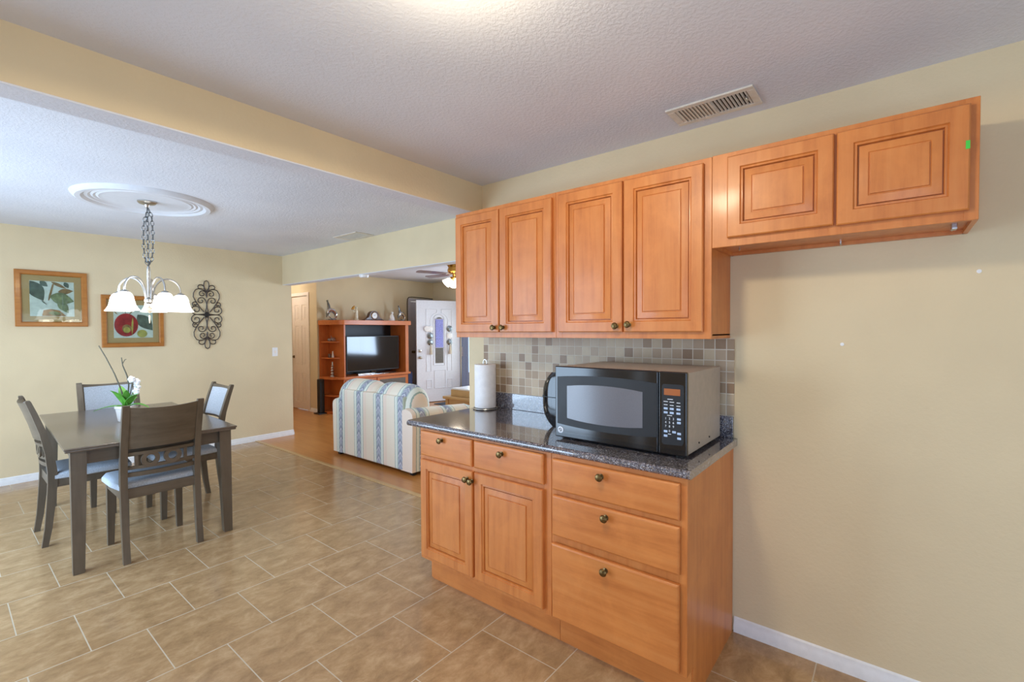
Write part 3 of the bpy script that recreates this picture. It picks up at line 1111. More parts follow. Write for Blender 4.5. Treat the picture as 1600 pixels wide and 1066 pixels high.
P('lower_shell', rounded_shell(0.920, 1.075, False), M['black'])
P('upper_shell', rounded_shell(1.079, 1.208, True), M['black'])
P('seam', MB().box(2.05, 1.262, 1.070, 2.19, 1.458, 1.084), M['blacksoft'])
for xx in (2.08, 2.16):
    for yy in (1.32, 1.40):
        P('foot', MB().lathe([(0.010, 0.918), (0.011, 0.923)], (xx, yy, 0), 10), M['blacksoft'])

# paper towel
TX, TY = 2.262, 2.066
t = thing('paper_towel_holder', 'wire paper towel holder standing at the far end of the worktop', 'holder', (TX, TY, 0.918))
mb = MB()
mb.tube([(0.078 * math.cos(a), 0.078 * math.sin(a), 0.006) for a in [2 * PI * k / 28 for k in range(28)]], 0.005, 8, closed=True)
mb.tube([(-0.078, 0, 0.006), (0.078, 0, 0.006)], 0.004, 6)
mb.tube([(0, -0.078, 0.006), (0, 0.078, 0.006)], 0.004, 6)
mb.build('base', M['silver'], t)
mb = MB()
mb.tube([(0, 0, 0.006), (0, 0, 0.29)], 0.005, 8)
mb.tube([(0.0, 0.016 * math.cos(a), 0.303 + 0.02 * math.sin(a)) for a in [2 * PI * k / 18 for k in range(18)]], 0.004, 6, closed=True)
mb.build('rod', M['silver'], t)
t2 = thing('paper_towel_roll', 'white paper towel roll on the wire holder by the column', 'paper towel', (TX, TY, 0.93))
ro, ri = 0.070, 0.02
mb = MB()
rings = []
for r, z in ((ri, 0.0), (ro - 0.003, 0.0), (ro, 0.003), (ro, 0.277), (ro - 0.003, 0.28), (ri, 0.28)):
    rings.append([(r * math.cos(2 * PI * k / 40), r * math.sin(2 * PI * k / 40), z) for k in range(40)])
mb.loft(rings, True, False, True)
mb.build('roll', M['paper'], t2)
rings = [[(r * math.cos(2 * PI * k / 24), r * math.sin(2 * PI * k / 24), z) for k in range(24)] for r, z in ((0.0185, 0.0005), (0.0199, 0.0005), (0.0199, 0.2815), (0.0185, 0.2815))]
MB().loft(rings, True, False, True).build('cardboard_core', M['tassel'], t2)


# ------------------------------------------------------------ ceiling vents
def vent(label, x0, y0, x1, y1, z, lengthwise_y=True):
    cx, cy = (x0 + x1) / 2, (y0 + y1) / 2
    t = thing('ceiling_vent', label, 'vent', (cx, cy, z), 0, 'ceiling air vents')
    hx, hy = (x1 - x0) / 2, (y1 - y0) / 2
    f = MB()
    b = 0.03
    for q in ((-hx, -hy, -hx + b, hy), (hx - b, -hy, hx, hy), (-hx + b, -hy, hx - b, -hy + b), (-hx + b, hy - b, hx - b, hy)):
        f.box(q[0], q[1], -0.008, q[2], q[3], 0.0, 0.002, 1)
    if lengthwise_y:
        f.box(-hx + b, -0.006, -0.007, hx - b, 0.006, -0.001)
    f.build('frame', M['vent'], t)
    MB().box(-hx + 0.01, -hy + 0.01, -0.0018, hx - 0.01, hy - 0.01, -0.0003).build('duct', M['ventdark'], t)
    s = MB()
    n = 20 if lengthwise_y else 12
    for k in range(n):
        if lengthwise_y:
            yy = -hy + b + (2 * hy - 2 * b) * (k + 0.5) / n
            tl = 0.004 if k < n / 2 else -0.0075
            s.hexa([(-hx + b, yy - 0.0045 + tl, -0.009), (hx - b, yy - 0.0045 + tl, -0.009), (hx - b, yy - 0.003 + tl, -0.009), (-hx + b, yy - 0.003 + tl, -0.009),
                    (-hx + b, yy - 0.001 - tl, -0.002), (hx - b, yy - 0.001 - tl, -0.002), (hx - b, yy + 0.001 - tl, -0.002), (-hx + b, yy + 0.001 - tl, -0.002)])
        else:
            xx = -hx + b + (2 * hx - 2 * b) * (k + 0.5) / n
            s.box(xx - 0.002, -hy + b, -0.008, xx + 0.002, hy - b, -0.002)
    s.build('louvres', M['vent'], t)
    if lengthwise_y:
        lv = MB().box(-0.02, -hy + 0.036, -0.018, 0.004, -hy + 0.044, -0.006, 0.002).build('lever', M['silver'], t)


vent('white louvred ceiling vent close above the kitchen wall cabinets', 2.086, 0.448, 2.279, 0.806, KC)
vent('white ceiling vent over the dining side of the cream header', 2.733, 4.28, 2.955, 4.71, DC, False)
o = MB().lathe([(0.0, -0.03), (0.045, -0.028), (0.052, -0.01), (0.055, 0.0)], (HX + 0.06, 4.62, 2.060), 20).build('smoke_detector', M['white'])
tag(o, 'small white round detector under the header', 'detector')

for yy, zz, lb in ((0.164, 1.366, 'tiny white plug in the bare kitchen wall right of the microwave'), (-0.236, 1.634, 'tiny white plug in the kitchen wall below the right end of the short cabinet')):
    o = MB().lathe([(0.007, 0.0), (0.007, -0.003), (0.0, -0.004)], (WX, yy, zz), 12, 'x').build('wall_plug', M['white'])
    tag(o, lb, 'wall plug', 'wall plugs')

# kitchen ceiling lamp just above the top edge of the photo
t = thing('ceiling_lamp', 'lit white dome lamp on the kitchen ceiling, barely showing at the top edge', 'lamp', (0.845, 0.86, KC))
MB().lathe([(0.16, 0.0), (0.165, -0.02), (0.155, -0.028)], (0, 0, 0), 32).build('base', M['silver'], t)
MB().lathe([(0.15, -0.022), (0.14, -0.055), (0.10, -0.083), (0.05, -0.096), (0.0, -0.099)], (0, 0, 0), 32).build('shade', M['dome'], t)

# ------------------------------------------------------------ dining room: medallion and chandelier
CX, CY = 1.058, 4.507
md = MB()
prof = [(0.0, 0.0), (0.0, -0.006), (0.26, -0.006), (0.285, -0.012), (0.30, -0.006), (0.315, -0.012), (0.33, -0.006), (0.345, -0.014), (0.365, -0.012), (0.385, -0.028), (0.415, -0.030), (0.435, -0.016), (0.445, 0.0)]
md.lathe(prof, (CX, CY, DC), 64)
tag(md.build('ceiling_medallion', M['ceilwhite']), 'round white moulded ceiling medallion above the chandelier', 'medallion')
t = thing('chandelier', 'brushed nickel chandelier with five lit white bell shades over the table', 'chandelier', (CX, CY, DC - 0.006))
zc = t.location.z


def CH(name, mb, mat, parent=None):
    bmesh.ops.translate(mb.bm, verts=mb.bm.verts[:], vec=(0, 0, -zc))
    return mb.build(name, mat, parent or t)


CH('canopy', MB().lathe([(0.062, zc), (0.062, zc - 0.008), (0.05, zc - 0.02), (0.018, zc - 0.028), (0.012, zc - 0.045), (0.0, zc - 0.046)], n=28), M['silver'])


def chain(pts, L=0.044, w=0.0105, r=0.0026):
    mb = MB()
    P_ = [Vector(p) for p in pts]
    d = [0]
    for a, b in zip(P_, P_[1:]):
        d.append(d[-1] + (b - a).length)

    def at(s):
        for i in range(len(P_) - 1):
            if s <= d[i + 1] or i == len(P_) - 2:
                return P_[i].lerp(P_[i + 1], (s - d[i]) / max(1e-6, d[i + 1] - d[i]))
    s, k = L / 2, 0
    while s < d[-1]:
        c0, c1 = at(max(0, s - L / 2)), at(min(d[-1], s + L / 2))
        ax = (c1 - c0).normalized()
        h = Vector((1, 0, 0)) if k % 2 else Vector((0, 1, 0))
        u = (h - ax * h.dot(ax)).normalized()
        c = (c0 + c1) / 2
        mb.tube([tuple(c + ax * (L / 2) * math.cos(a) + u * w * math.sin(a)) for a in [2 * PI * q / 12 for q in range(12)]], r, 5, closed=True)
        s += L * 0.80
        k += 1
    return mb


CH('chain', chain([(0, 0, 2.40), (0, 0, 1.945)]), M['pewter'])
CH('chain', chain([(0.006, 0.0, 2.395), (0.022, -0.026, 2.33), (0.026, -0.03, 2.2), (0.022, -0.026, 2.02), (0.006, 0, 1.955)]), M['pewter'])
CH('chain', chain([(-0.004, 0.0, 2.36), (-0.02, 0.022, 2.27), (-0.022, 0.024, 2.1), (-0.016, 0.02, 2.0), (-0.004, 0, 1.955)]), M['pewter'])
CH('cord', MB().tube([(0.003, 0.003, 2.40), (0.006, -0.004, 2.2), (0.003, 0.002, 1.95)], 0.0025, 6), M['silver'])
CH('stem', MB().lathe([(0.0, 1.945), (0.009, 1.942), (0.012, 1.93), (0.0125, 1.90), (0.0125, 1.70), (0.03, 1.69), (0.034, 1.675), (0.030, 1.662), (0.012, 1.65), (0.010, 1.635), (0.0, 1.628)], n=20), M['silver'])
CH('ornament', MB().lathe([(0.0, 1.63), (0.02, 1.62), (0.014, 1.606), (0.024, 1.596), (0.012, 1.585), (0.0, 1.575)], n=14).lathe([(0.0, 1.565), (0.007, 1.56), (0.003, 1.50), (0.0, 1.498)], n=8), M['tassel'])
for k in range(5):
    a = R(68.8 + 72 * k)
    ca, sa = math.cos(a), math.sin(a)
    pth = []
    for u, z in ((0.022, 1.685), (0.028, 1.74), (0.045, 1.80), (0.085, 1.845), (0.125, 1.852), (0.168, 1.838), (0.198, 1.80), (0.206, 1.765), (0.206, 1.735)):
        pth.append((u * ca, u * sa, z))
    # smooth the arm
    for _ in range(2):
        q = [pth[0]]
        for A, B in zip(pth, pth[1:]):
            q.append(tuple(A[i] * 0.75 + B[i] * 0.25 for i in range(3)))
            q.append(tuple(A[i] * 0.25 + B[i] * 0.75 for i in range(3)))
        q.append(pth[-1])
        pth = q
    arm = CH('arm', MB().tube(pth, 0.0065, 8), M['silver'])
    cx, cy = 0.206 * ca, 0.206 * sa
    CH('socket_cup', MB().lathe([(0.010, 1.745), (0.026, 1.735), (0.03, 1.722), (0.026, 1.712)], (cx, cy, 0), 18), M['silver'], arm)
    CH('shade', MB().lathe([(0.0, 1.728), (0.030, 1.728), (0.042, 1.718), (0.053, 1.695), (0.058, 1.665), (0.065, 1.635), (0.080, 1.607), (0.090, 1.594), (0.087, 1.594), (0.077, 1.607), (0.062, 1.635), (0.055, 1.665), (0.049, 1.695), (0.04, 1.716), (0.0, 1.722)], (cx, cy, 0), 28), M['shade'], arm)
    point('chandelier_bulb_light', (CX + cx, CY + cy, 1.57), 0.8, (1.0, 0.88, 0.72), 0.05)


# ------------------------------------------------------------ dining table and chairs
t = thing('dining_table', 'grey brown rectangular dining table with tapered legs on the tile floor', 'table', (0.938, 4.535, 0), R(-2.4))
HWT, HLT, HT = 0.452, 0.87, 0.757
mb = MB().box(-HWT, -HLT, HT - 0.012, HWT, HLT, HT, 0.004)
mb.box(-HWT + 0.005, -HLT + 0.005, HT - 0.026, HWT - 0.005, HLT - 0.005, HT - 0.011, 0.004)
mb.build('table_top', M['greywoodY'], t)
ap = MB()
ax, ay = HWT - 0.055, HLT - 0.07
for q in ((-ax, -ay, ax, -ay + 0.022), (-ax, ay - 0.022, ax, ay), (-ax, -ay, -ax + 0.022, ay), (ax - 0.022, -ay, ax, ay)):
    ap.box(q[0], q[1], HT - 0.115, q[2], q[3], HT - 0.026)
ap.build('apron', M['greywoodX'], t)
sl_ = MB()
sl_.box(-ax - 0.012, -0.25, HT - 0.06, -ax, 0.3, HT - 0.03, 0.002)
sl_.build('extension_rail', M['greywoodX'], t)
for sx in (-1, 1):
    for sy in (-1, 1):
        X1, Y1 = sx * (HWT - 0.03), sy * (HLT - 0.035)
        tw, bw = 0.072, 0.050
        rings = []
        for z, w in ((0.0, bw), (0.012, bw + 0.003), (HT - 0.13, tw), (HT - 0.026, tw)):
            # outer faces stay straight, inner faces taper
            xa, xb = X1, X1 - sx * w
            ya, yb = Y1, Y1 - sy * w
            rings.append([(xa, ya, z), (xb, ya, z), (xb, yb, z), (xa, yb, z)])
        MB().loft(rings).build('leg', M['greywoodZ'], t)


def make_chair(label):
    t = thing('dining_chair', label, 'chair', (0, 0, 0), 0, 'grey brown dining chairs')
    W = 0.215
    # rear posts: leg and stile in one sweep; local +y is the front of the chair
    prof = [(-0.240, 0.0, 0.032), (-0.221, 0.12, 0.037), (-0.206, 0.28, 0.043), (-0.195, 0.42, 0.048), (-0.195, 0.50, 0.048), (-0.207, 0.62, 0.043), (-0.234, 0.76, 0.037), (-0.272, 0.89, 0.032), (-0.300, 0.975, 0.028), (-0.302, 0.985, 0.020)]
    for s in (-1, 1):
        rings = []
        for y, z, dp in prof:
            xo, xi = s * W, s * (W - 0.036)
            rings.append([(xo, y - dp / 2, z), (xi, y - dp / 2, z), (xi, y + dp / 2, z), (xo, y + dp / 2, z)])
        MB().loft(rings).build('rear_post', M['greywoodZ'], t)
        rings = []
        for z, w in ((0.0, 0.034), (0.40, 0.046), (0.435, 0.046)):
            xo, xi = s * (W - 0.002), s * (W - 0.002 - w)
            rings.append([(xo, 0.205 - w, z), (xi, 0.205 - w, z), (xi, 0.205, z), (xo, 0.205, z)])
        MB().loft(rings).build('leg', M['greywoodZ'], t)
    f = MB()
    f.box(-W + 0.03, -0.208, 0.388, W - 0.03, -0.186, 0.450, 0.002)
    f.box(-W + 0.04, 0.178, 0.388, W - 0.04, 0.200, 0.440, 0.002)
    for s in (-1, 1):
        f.box(s * (W - 0.004), -0.19, 0.388, s * (W - 0.026), 0.17, 0.440, 0.002)
    f.build('seat_rail', M['greywoodX'], t)
    # seat cushion, slightly crowned, wider at the front
    rings = []
    for ins, z in ((0.012, 0.438), (0.0, 0.446), (0.0, 0.468), (0.010, 0.482), (0.04, 0.490), (0.12, 0.494)):
        r = []
        pts = [(-0.215, -0.185), (0.215, -0.185), (0.235, -0.05), (0.240, 0.16), (0.215, 0.225), (0.08, 0.235), (-0.08, 0.235), (-0.215, 0.225), (-0.240, 0.16), (-0.235, -0.05)]
        for x, y in pts:
            k = 1 - ins / 0.24
            r.append((x * k, 0.02 + (y - 0.02) * k, z))
        rings.append(r)
    MB().loft(rings).build('seat', M['seatfab'], t, angle=50)

    def yb(z):
        for (ya, za, _), (y2, z2, _) in zip(prof, prof[1:]):
            if za <= z <= z2:
                return ya + (y2 - ya) * (z - za) / (z2 - za)
        return prof[-1][0]

    def rail(mb, z0, z1, th=0.018, bow=0.028, xs=W - 0.034, n=12, up0=0.0, up1=0.0, off=0.0):
        rings = []
        for k in range(n + 1):
            x = -xs + 2 * xs * k / n
            b = bow * (1 - (x / xs) ** 2)
            e0 = up0 * (1 - (x / xs) ** 2)
            e1 = up1 * (1 - (x / xs) ** 2)
            ya, y2 = yb(z0) - b + off, yb(z1) - b + off
            rings.append([(x, ya - th / 2, z0 + e0), (x, ya + th / 2, z0 + e0), (x, y2 + th / 2, z1 + e1), (x, y2 - th / 2, z1 + e1)])
        mb.loft(rings)
    # curved upper panel: two lifts so it follows the rake of the posts
    mb = MB()
    n = 14
    xs = W - 0.034
    rings = []
    for k in range(n + 1):
        x = -xs + 2 * xs * k / n
        b = 0.028 * (1 - (x / xs) ** 2)
        zs = [0.705, 0.80, 0.89, 0.972 - 0.012 * (1 - (x / xs) ** 2)]
        rings.append([(x, yb(z) - b - 0.011, z) for z in zs] + [(x, yb(z) - b + 0.009, z) for z in reversed(zs)])
    mb.loft(rings)
    mb.build('backrest', M['greywoodX'], t, angle=40)
    mb = MB()
    rings = []
    for k in range(n + 1):
        x = -(xs - 0.012) + 2 * (xs - 0.012) * k / n
        b = 0.028 * (1 - (x / xs) ** 2)
        zs = [0.722, 0.80, 0.88, 0.945]
        rings.append([(x, yb(z) - b + 0.008, z) for z in zs] + [(x, yb(z) - b + (0.018 if 0 < k < n and 0 < i < 3 else 0.012), z) for i, z in reversed(list(enumerate(zs)))])
    mb.loft(rings)
    mb.build('back_cushion', M['seatfab'], t, angle=50)
    # pierced ring rail
    mb = MB()
    rail(mb, 0.662, 0.682)
    rail(mb, 0.572, 0.592)
    for cx in (-0.066, 0.052):
        for r0 in (0.044,):
            ring = []
            m_ = 24
            for q in range(m_):
                a = 2 * PI * q / m_
                ring.append(a)
            rr = []
            for a in ring:
                o_, i_ = 0.049, 0.025
                xo, zo = cx + o_ * math.cos(a), 0.627 + o_ * math.sin(a)
                xi, zi = cx + i_ * math.cos(a), 0.627 + i_ * math.sin(a)
                bo = 0.028 * (1 - (cx / xs) ** 2)
                y = yb(0.627) - bo
                rr.append([(xo, y - 0.009, zo), (xo, y + 0.009, zo), (xi, y + 0.009, zi), (xi, y - 0.009, zi)])
            mb.loft(rr, True, False, True)
    for x in (-0.135, 0.125):
        y = yb(0.627) - 0.028 * (1 - (x / xs) ** 2)
        mb.box(x - 0.009, y - 0.008, 0.588, x + 0.009, y + 0.008, 0.666)
    mb.build('ring_rail', M['greywoodX'], t)
    mb = MB()
    rail(mb, 0.525, 0.552)
    mb.build('cross_rail', M['greywoodX'], t)
    return t


CHAIR_POS = [
    ('grey brown dining chair with its wooden back to the camera, nearest at the table end', (0.914, 3.895), 0.0),
    ('grey brown dining chair seen edge-on at the left side of the table', (0.672, 4.575), -90),
    ('grey brown dining chair tucked in at the right side of the table', (1.262, 4.512), 90),
    ('grey brown dining chair facing the camera behind the potted orchid', (0.985, 5.255), 180),
]
proto = make_chair(CHAIR_POS[0][0])
for i, (lb, (x, y), a) in enumerate(CHAIR_POS):
    o = proto if i == 0 else copy_tree(proto)
    o['label'] = lb
    o.location = (x, y, 0)
    o.rotation_euler = (0, 0, R(a))

# ------------------------------------------------------------ orchid
OX, OY, OZ = 0.905, 4.52, 0.757
t = thing('potted_orchid', 'green leaved orchid in a white pot on the dining table', 'plant', (OX, OY, OZ))
MB().lathe([(0.0, 0.0), (0.048, 0.0), (0.052, 0.006), (0.066, 0.095), (0.071, 0.10), (0.071, 0.118), (0.064, 0.118), (0.06, 0.10), (0.0, 0.098)], n=28).build('pot', M['ceramic'], t)
MB().lathe([(0.0, 0.106), (0.06, 0.103)], n=20).build('soil', M['soil'], t)


def leaf(az, length, width, lift, droop, roll=0.0):
    mb = MB()
    rows = []
    n = 10
    for k in range(n + 1):
        u = k / n
        w = width * math.sin(PI * min(1, 0.12 + 0.88 * u) ** 0.8) * (1 if u < 1 else 0) + 0.002
        r = length * u
        z = 0.105 + lift * u - droop * u * u
        row = []
        for v, dz in ((-1, 0.006), (-0.5, 0.001), (0, -0.003), (0.5, 0.001), (1, 0.006)):
            row.append((r * math.cos(az) - v * w / 2 * math.sin(az), r * math.sin(az) + v * w / 2 * math.cos(az), z + dz * (1 - u)))
        rows.append(row + [(x, y, z_ - 0.003) for x, y, z_ in reversed(row)])
    mb.loft(rows)
    return mb


for az, L_, w, li, dr in ((R(150), 0.20, 0.055, 0.06, 0.08), (R(100), 0.10, 0.06, 0.26, 0.10), (R(-20), 0.09, 0.06, 0.27, 0.10), (R(-60), 0.11, 0.06, 0.20, 0.10), (R(210), 0.12, 0.06, 0.24, 0.10), (R(-35), 0.16, 0.05, 0.10, 0.12), (R(40), 0.12, 0.055, 0.16, 0.10), (R(260), 0.10, 0.05, 0.22, 0.08)):
    leaf(az, L_, w, li, dr).build('leaf', M['leaf'], t, angle=60)


def pt(u, z):
    """offset in the picture's sideways direction (u metres to the right) at height z above the table"""
    return (u * rt.x, u * rt.y, z)


MB().tube([pt(0.0, 0.11), pt(-0.045, 0.26), pt(-0.085, 0.36), pt(-0.145, 0.48), pt(-0.198, 0.572)], [0.005, 0.005, 0.0045, 0.004, 0.004], 7).build('stem', M['stem'], t)
MB().tube([pt(0.01, 0.11), pt(0.022, 0.28), pt(0.012, 0.34), pt(-0.02, 0.42), pt(-0.028, 0.482)], [0.005, 0.005, 0.005, 0.004, 0.003], 7).tube([pt(-0.02, 0.435), pt(-0.002, 0.465), pt(0.008, 0.468)], 0.0025, 6).build('stem', M['stem'], t)
MB().tube([pt(0.015, 0.12), pt(0.04, 0.24), pt(0.05, 0.29)], 0.0035, 6).build('stem', M['stem'], t)
for u, v, z in ((0.045, 0.0, 0.315), (0.068, 0.02, 0.295), (0.062, 0.03, 0.255), (0.078, 0.0, 0.225)):
    mb = MB()
    for k in range(5):
        a = 2 * PI * k / 5 + u * 40
        c = (u * rt.x + v * fw.x + 0.015 * math.cos(a) * rt.x, u * rt.y + v * fw.y + 0.015 * math.cos(a) * rt.y, z + 0.015 * math.sin(a))
        mb.ball(c, (0.013, 0.011, 0.013), 10, 6)
    mb.build('flower', M['petal'], t)

# ------------------------------------------------------------ dining wall: pictures, scroll, switch
YW = YD


def picture(label, x0, x1, z0, z1, kind):
    cx, cz = (x0 + x1) / 2, (z0 + z1) / 2
    t = thing('framed_picture', label, 'picture', (cx, YW, cz), 0, 'framed fruit prints')
    hw, hh = (x1 - x0) / 2, (z1 - z0) / 2
    mb = MB()
    rs = []
    for ins, y in ((0.0, 0.0), (0.0, -0.018), (0.006, -0.024), (0.036, -0.024), (0.044, -0.016), (0.047, -0.012), (0.047, -0.004)):
        rs.append([(-hw + ins, y, -hh + ins), (hw - ins, y, -hh + ins), (hw - ins, y, hh - ins), (-hw + ins, y, hh - ins)])
    mb.loft(rs, True, False)
    mb.build('frame', M['framewood'], t, angle=20)
    MB().box(-hw + 0.04, -0.008, -hh + 0.04, hw - 0.04, -0.003, hh - 0.04).build('mat', M['mat'], t)
    aw, ah = hw - 0.100, hh - 0.100
    art = MB()
    art.box(-aw, -0.0095, -ah, aw, -0.006, ah)
    lay = [0.0097]

    def blob(pts, mi):
        art.mi = mi
        lay[0] += 0.0004
        p = [(max(-aw, min(aw, x * aw)), max(-ah, min(ah, z * ah))) for x, z in pts]
        art.prism(p, 'xz', -lay[0] - 0.0004, -lay[0])

    def leafshape(x0_, z0_, x1_, z1_, w, mi):
        n = 10
        dx, dz = x1_ - x0_, z1_ - z0_
        L_ = math.hypot(dx, dz)
        nx, nz = -dz / L_, dx / L_
        a, b = [], []
        for k in range(n + 1):
            u = k / n
            q = w * math.sin(PI * u ** 0.85)
            a.append((x0_ + dx * u + nx * q, z0_ + dz * u + nz * q))
            b.append((x0_ + dx * u - nx * q, z0_ + dz * u - nz * q))
        blob(a + b[::-1][1:-1], mi)

    def oval(cx_, cz_, rx, rz, mi):
        blob([(cx_ + rx * math.cos(2 * PI * k / 28), cz_ + rz * math.sin(2 * PI * k / 28)) for k in range(28)], mi)
    # material slots: 0 paper 1 green 2 dark 3 brown 4 red 5 yellow
    if kind == 0:
        leafshape(-0.99, 0.98, -0.4, -0.12, 0.36, 2)
        leafshape(-0.55, 0.99, -0.2, 0.7, 0.14, 2)
        leafshape(-0.05, 0.98, 0.65, 0.62, 0.09, 3)
        leafshape(0.55, 0.98, 0.75, 0.66, 0.12, 2)
        leafshape(0.25, 0.42, 0.97, 0.5, 0.16, 3)
        blob([(0.0, 0.85), (0.08, 0.85), (-0.08, 0.1), (-0.16, -0.1), (-0.2, -0.1), (-0.16, 0.2)], 3)
        leafshape(-0.12, 0.16, 0.99, -0.12, 0.34, 1)
        leafshape(0.25, -0.05, 0.72, -0.8, 0.22, 1)
        leafshape(-0.5, -0.1, -0.25, -0.35, 0.03, 2)
        blob([(-0.48, -0.98), (-0.42, -0.66), (-0.1, -0.58), (0.3, -0.66), (0.62, -0.98)], 3)
        leafshape(-0.2, -0.8, 0.4, -0.85, 0.12, 1)
    else:
        leafshape(-0.3, 0.35, 0.2, 0.9, 0.03, 3)
        leafshape(-0.45, 0.95, -0.4, 0.4, 0.03, 2)
        leafshape(-0.98, 0.6, -0.8, 0.4, 0.03, 3)
        leafshape(0.2, 0.42, 0.98, -0.55, 0.36, 2)
        oval(-0.38, -0.22, 0.60, 0.70, 4)
        leafshape(-0.05, 0.25, -0.1, -0.85, 0.05, 5)
        oval(-0.36, -0.45, 0.24, 0.26, 3)
        oval(-0.36, -0.52, 0.17, 0.18, 5)
        oval(0.42, -0.75, 0.26, 0.24, 5)
    art.build('print', [M['artwhite'], M['artgreen'], M['artdark'], M['artbrown'], M['artred'], M['artyellow']], t)
    MB().box(-hw + 0.043, -0.0155, -hh + 0.043, hw - 0.043, -0.0140, hh - 0.043).build('glass', M['glass'], t)


picture('wood framed print of grey green leaves and branches, upper left on the dining wall', 0.478, 0.994, 1.490, 2.034, 0)
picture('wood framed print of a red fruit, lower and right of the leaf print', 1.100, 1.640, 1.270, 1.826, 1)

t = thing('wall_scroll', 'dark scrolled iron wall ornament right of the red fruit print', 'wall ornament', (2.075, YW, 1.637))


def spiral(cx, cz, r0, r1, a0, turns, n=26):
    return [(cx + (r0 + (r1 - r0) * k / n) * math.cos(a0 + turns * 2 * PI * k / n), cz + (r0 + (r1 - r0) * k / n) * math.sin(a0 + turns * 2 * PI * k / n)) for k in range(n + 1)]


mb = MB()
for sx in (-1, 1):
    for sz in (-1, 1):
        curves = [
            [(0.018, 0.012), (0.04, 0.006)] + spiral(0.112, 0.058, 0.060, 0.014, R(-105), 1.35),
            spiral(0.122, 0.126, 0.032, 0.010, R(-70), 1.15),
            [(0.02, 0.02), (0.004, 0.08), (0.002, 0.13), (0.012, 0.175)] + spiral(0.060, 0.165, 0.046, 0.010, R(165), -1.15),
            [(0.03, 0.03), (0.075, 0.09), (0.118, 0.16)] + [(0.139, 0.21), (0.136, 0.255), (0.115, 0.295), (0.075, 0.312), (0.03, 0.295), (0.0, 0.27)],
            [(0.0, 0.205), (0.006, 0.24)] + spiral(0.046, 0.248, 0.044, 0.010, R(190), -1.3),
            [(0.0, 0.27), (0.02, 0.305)] + spiral(0.064, 0.325, 0.040, 0.016, R(200), -0.9),
            [(0.0, 0.28), (0.022, 0.32), (0.028, 0.36), (0.022, 0.395), (0.0, 0.412)],
        ]
        for cv in curves:
            mb.tube([(sx * u, -0.012, sz * v) for u, v in cv], 0.0052, 6)
mb.build('scrollwork', M['iron'], t)
MB().prism([(0, -0.036), (0.036, 0), (0, 0.036), (-0.036, 0)], 'xz', -0.024, -0.004, 0.003).build('diamond', M['blacksoft'], t)

t = thing('light_switch', 'white light switch plate near the end of the dining wall', 'switch', (2.875, YW, 1.157))
MB().box(-0.036, -0.006, -0.058, 0.036, 0, 0.058, 0.003).build('plate', M['white'], t)
MB().box(-0.009, -0.012, -0.018, 0.009, -0.005, 0.018, 0.002).build('toggle', M['doorcream'], t)

# ------------------------------------------------------------ loveseat
SX, SY0, SY1 = 2.905, 3.615, 5.065
t = thing('loveseat', 'striped cream and blue loveseat with its back to the dining room', 'sofa', (SX, (SY0 + SY1) / 2, 0))


def SF(name, mb, mat, angle=45):
    bmesh.ops.translate(mb.bm, verts=mb.bm.verts[:], vec=-t.location)
    return mb.build(name, mat, t, angle=angle)


AW = 0.20
mb = MB().box(SX, SY0 + 0.15, 0.035, SX + 0.17, SY1 - 0.19, 0.775, 0.02, 3)
mb.box(SX + 0.10, SY0 + 0.1, 0.04, SX + 0.84, SY1 - 0.1, 0.30, 0.02, 2)
SF('frame', mb, M['sofa'])
for (a, b) in ((SY0, SY0 + AW), (SY1 - AW, SY1)):
    rings = []
    for x, zt in ((SX + 0.002, 0.655), (SX + 0.04, 0.665), (SX + 0.5, 0.635), (SX + 0.80, 0.615), (SX + 0.85, 0.60)):
        ring = [(x, a + 0.012, 0.04), (x, b - 0.012, 0.04)]
        cyy = (a + b) / 2
        for k in range(9):
            an = PI * k / 8
            ring.append((x, cyy + (AW / 2) * math.cos(an), zt - 0.07 + 0.07 * math.sin(an)))
        rings.append(ring)
    SF('arm', MB().loft(rings), M['sofa_arm'] if a < 4.2 else M['sofa'])
mid = (SY0 + SY1) / 2
for a, b in ((SY0 + 0.09, mid + 0.012), (mid - 0.012, SY1 - 0.03)):
    rings = []
    n = 14
    for k in range(n + 1):
        u = k / n
        y = a + (b - a) * u
        e = max(0.0, 1 - abs(2 * u - 1) ** 4.0) ** 0.42
        ring = []
        for q in range(20):
            an = 2 * PI * q / 20
            # pillow section leaning over the frame
            px = SX + 0.185 + 0.175 * (0.45 + 0.55 * e) * math.cos(an)
            pz = 0.66 + (0.225 * (0.42 + 0.58 * e)) * math.sin(an)
            ring.append((px, y, pz))
        rings.append(ring)
    SF('back_cushion', MB().loft(rings), M['sofa'], 70)
for a, b in ((SY0 + AW - 0.01, mid - 0.004), (mid + 0.004, SY1 - AW + 0.01)):
    SF('seat_cushion', MB().box(SX + 0.24, a, 0.29, SX + 0.86, b, 0.45, 0.05, 4), M['sofa'])
for xx in (SX + 0.06, SX + 0.78):
    for yy in (SY0 + 0.07, SY1 - 0.07):
        SF('foot', MB().box(xx - 0.025, yy - 0.025, 0, xx + 0.025, yy + 0.025, 0.042, 0.004), M['blacksoft'])

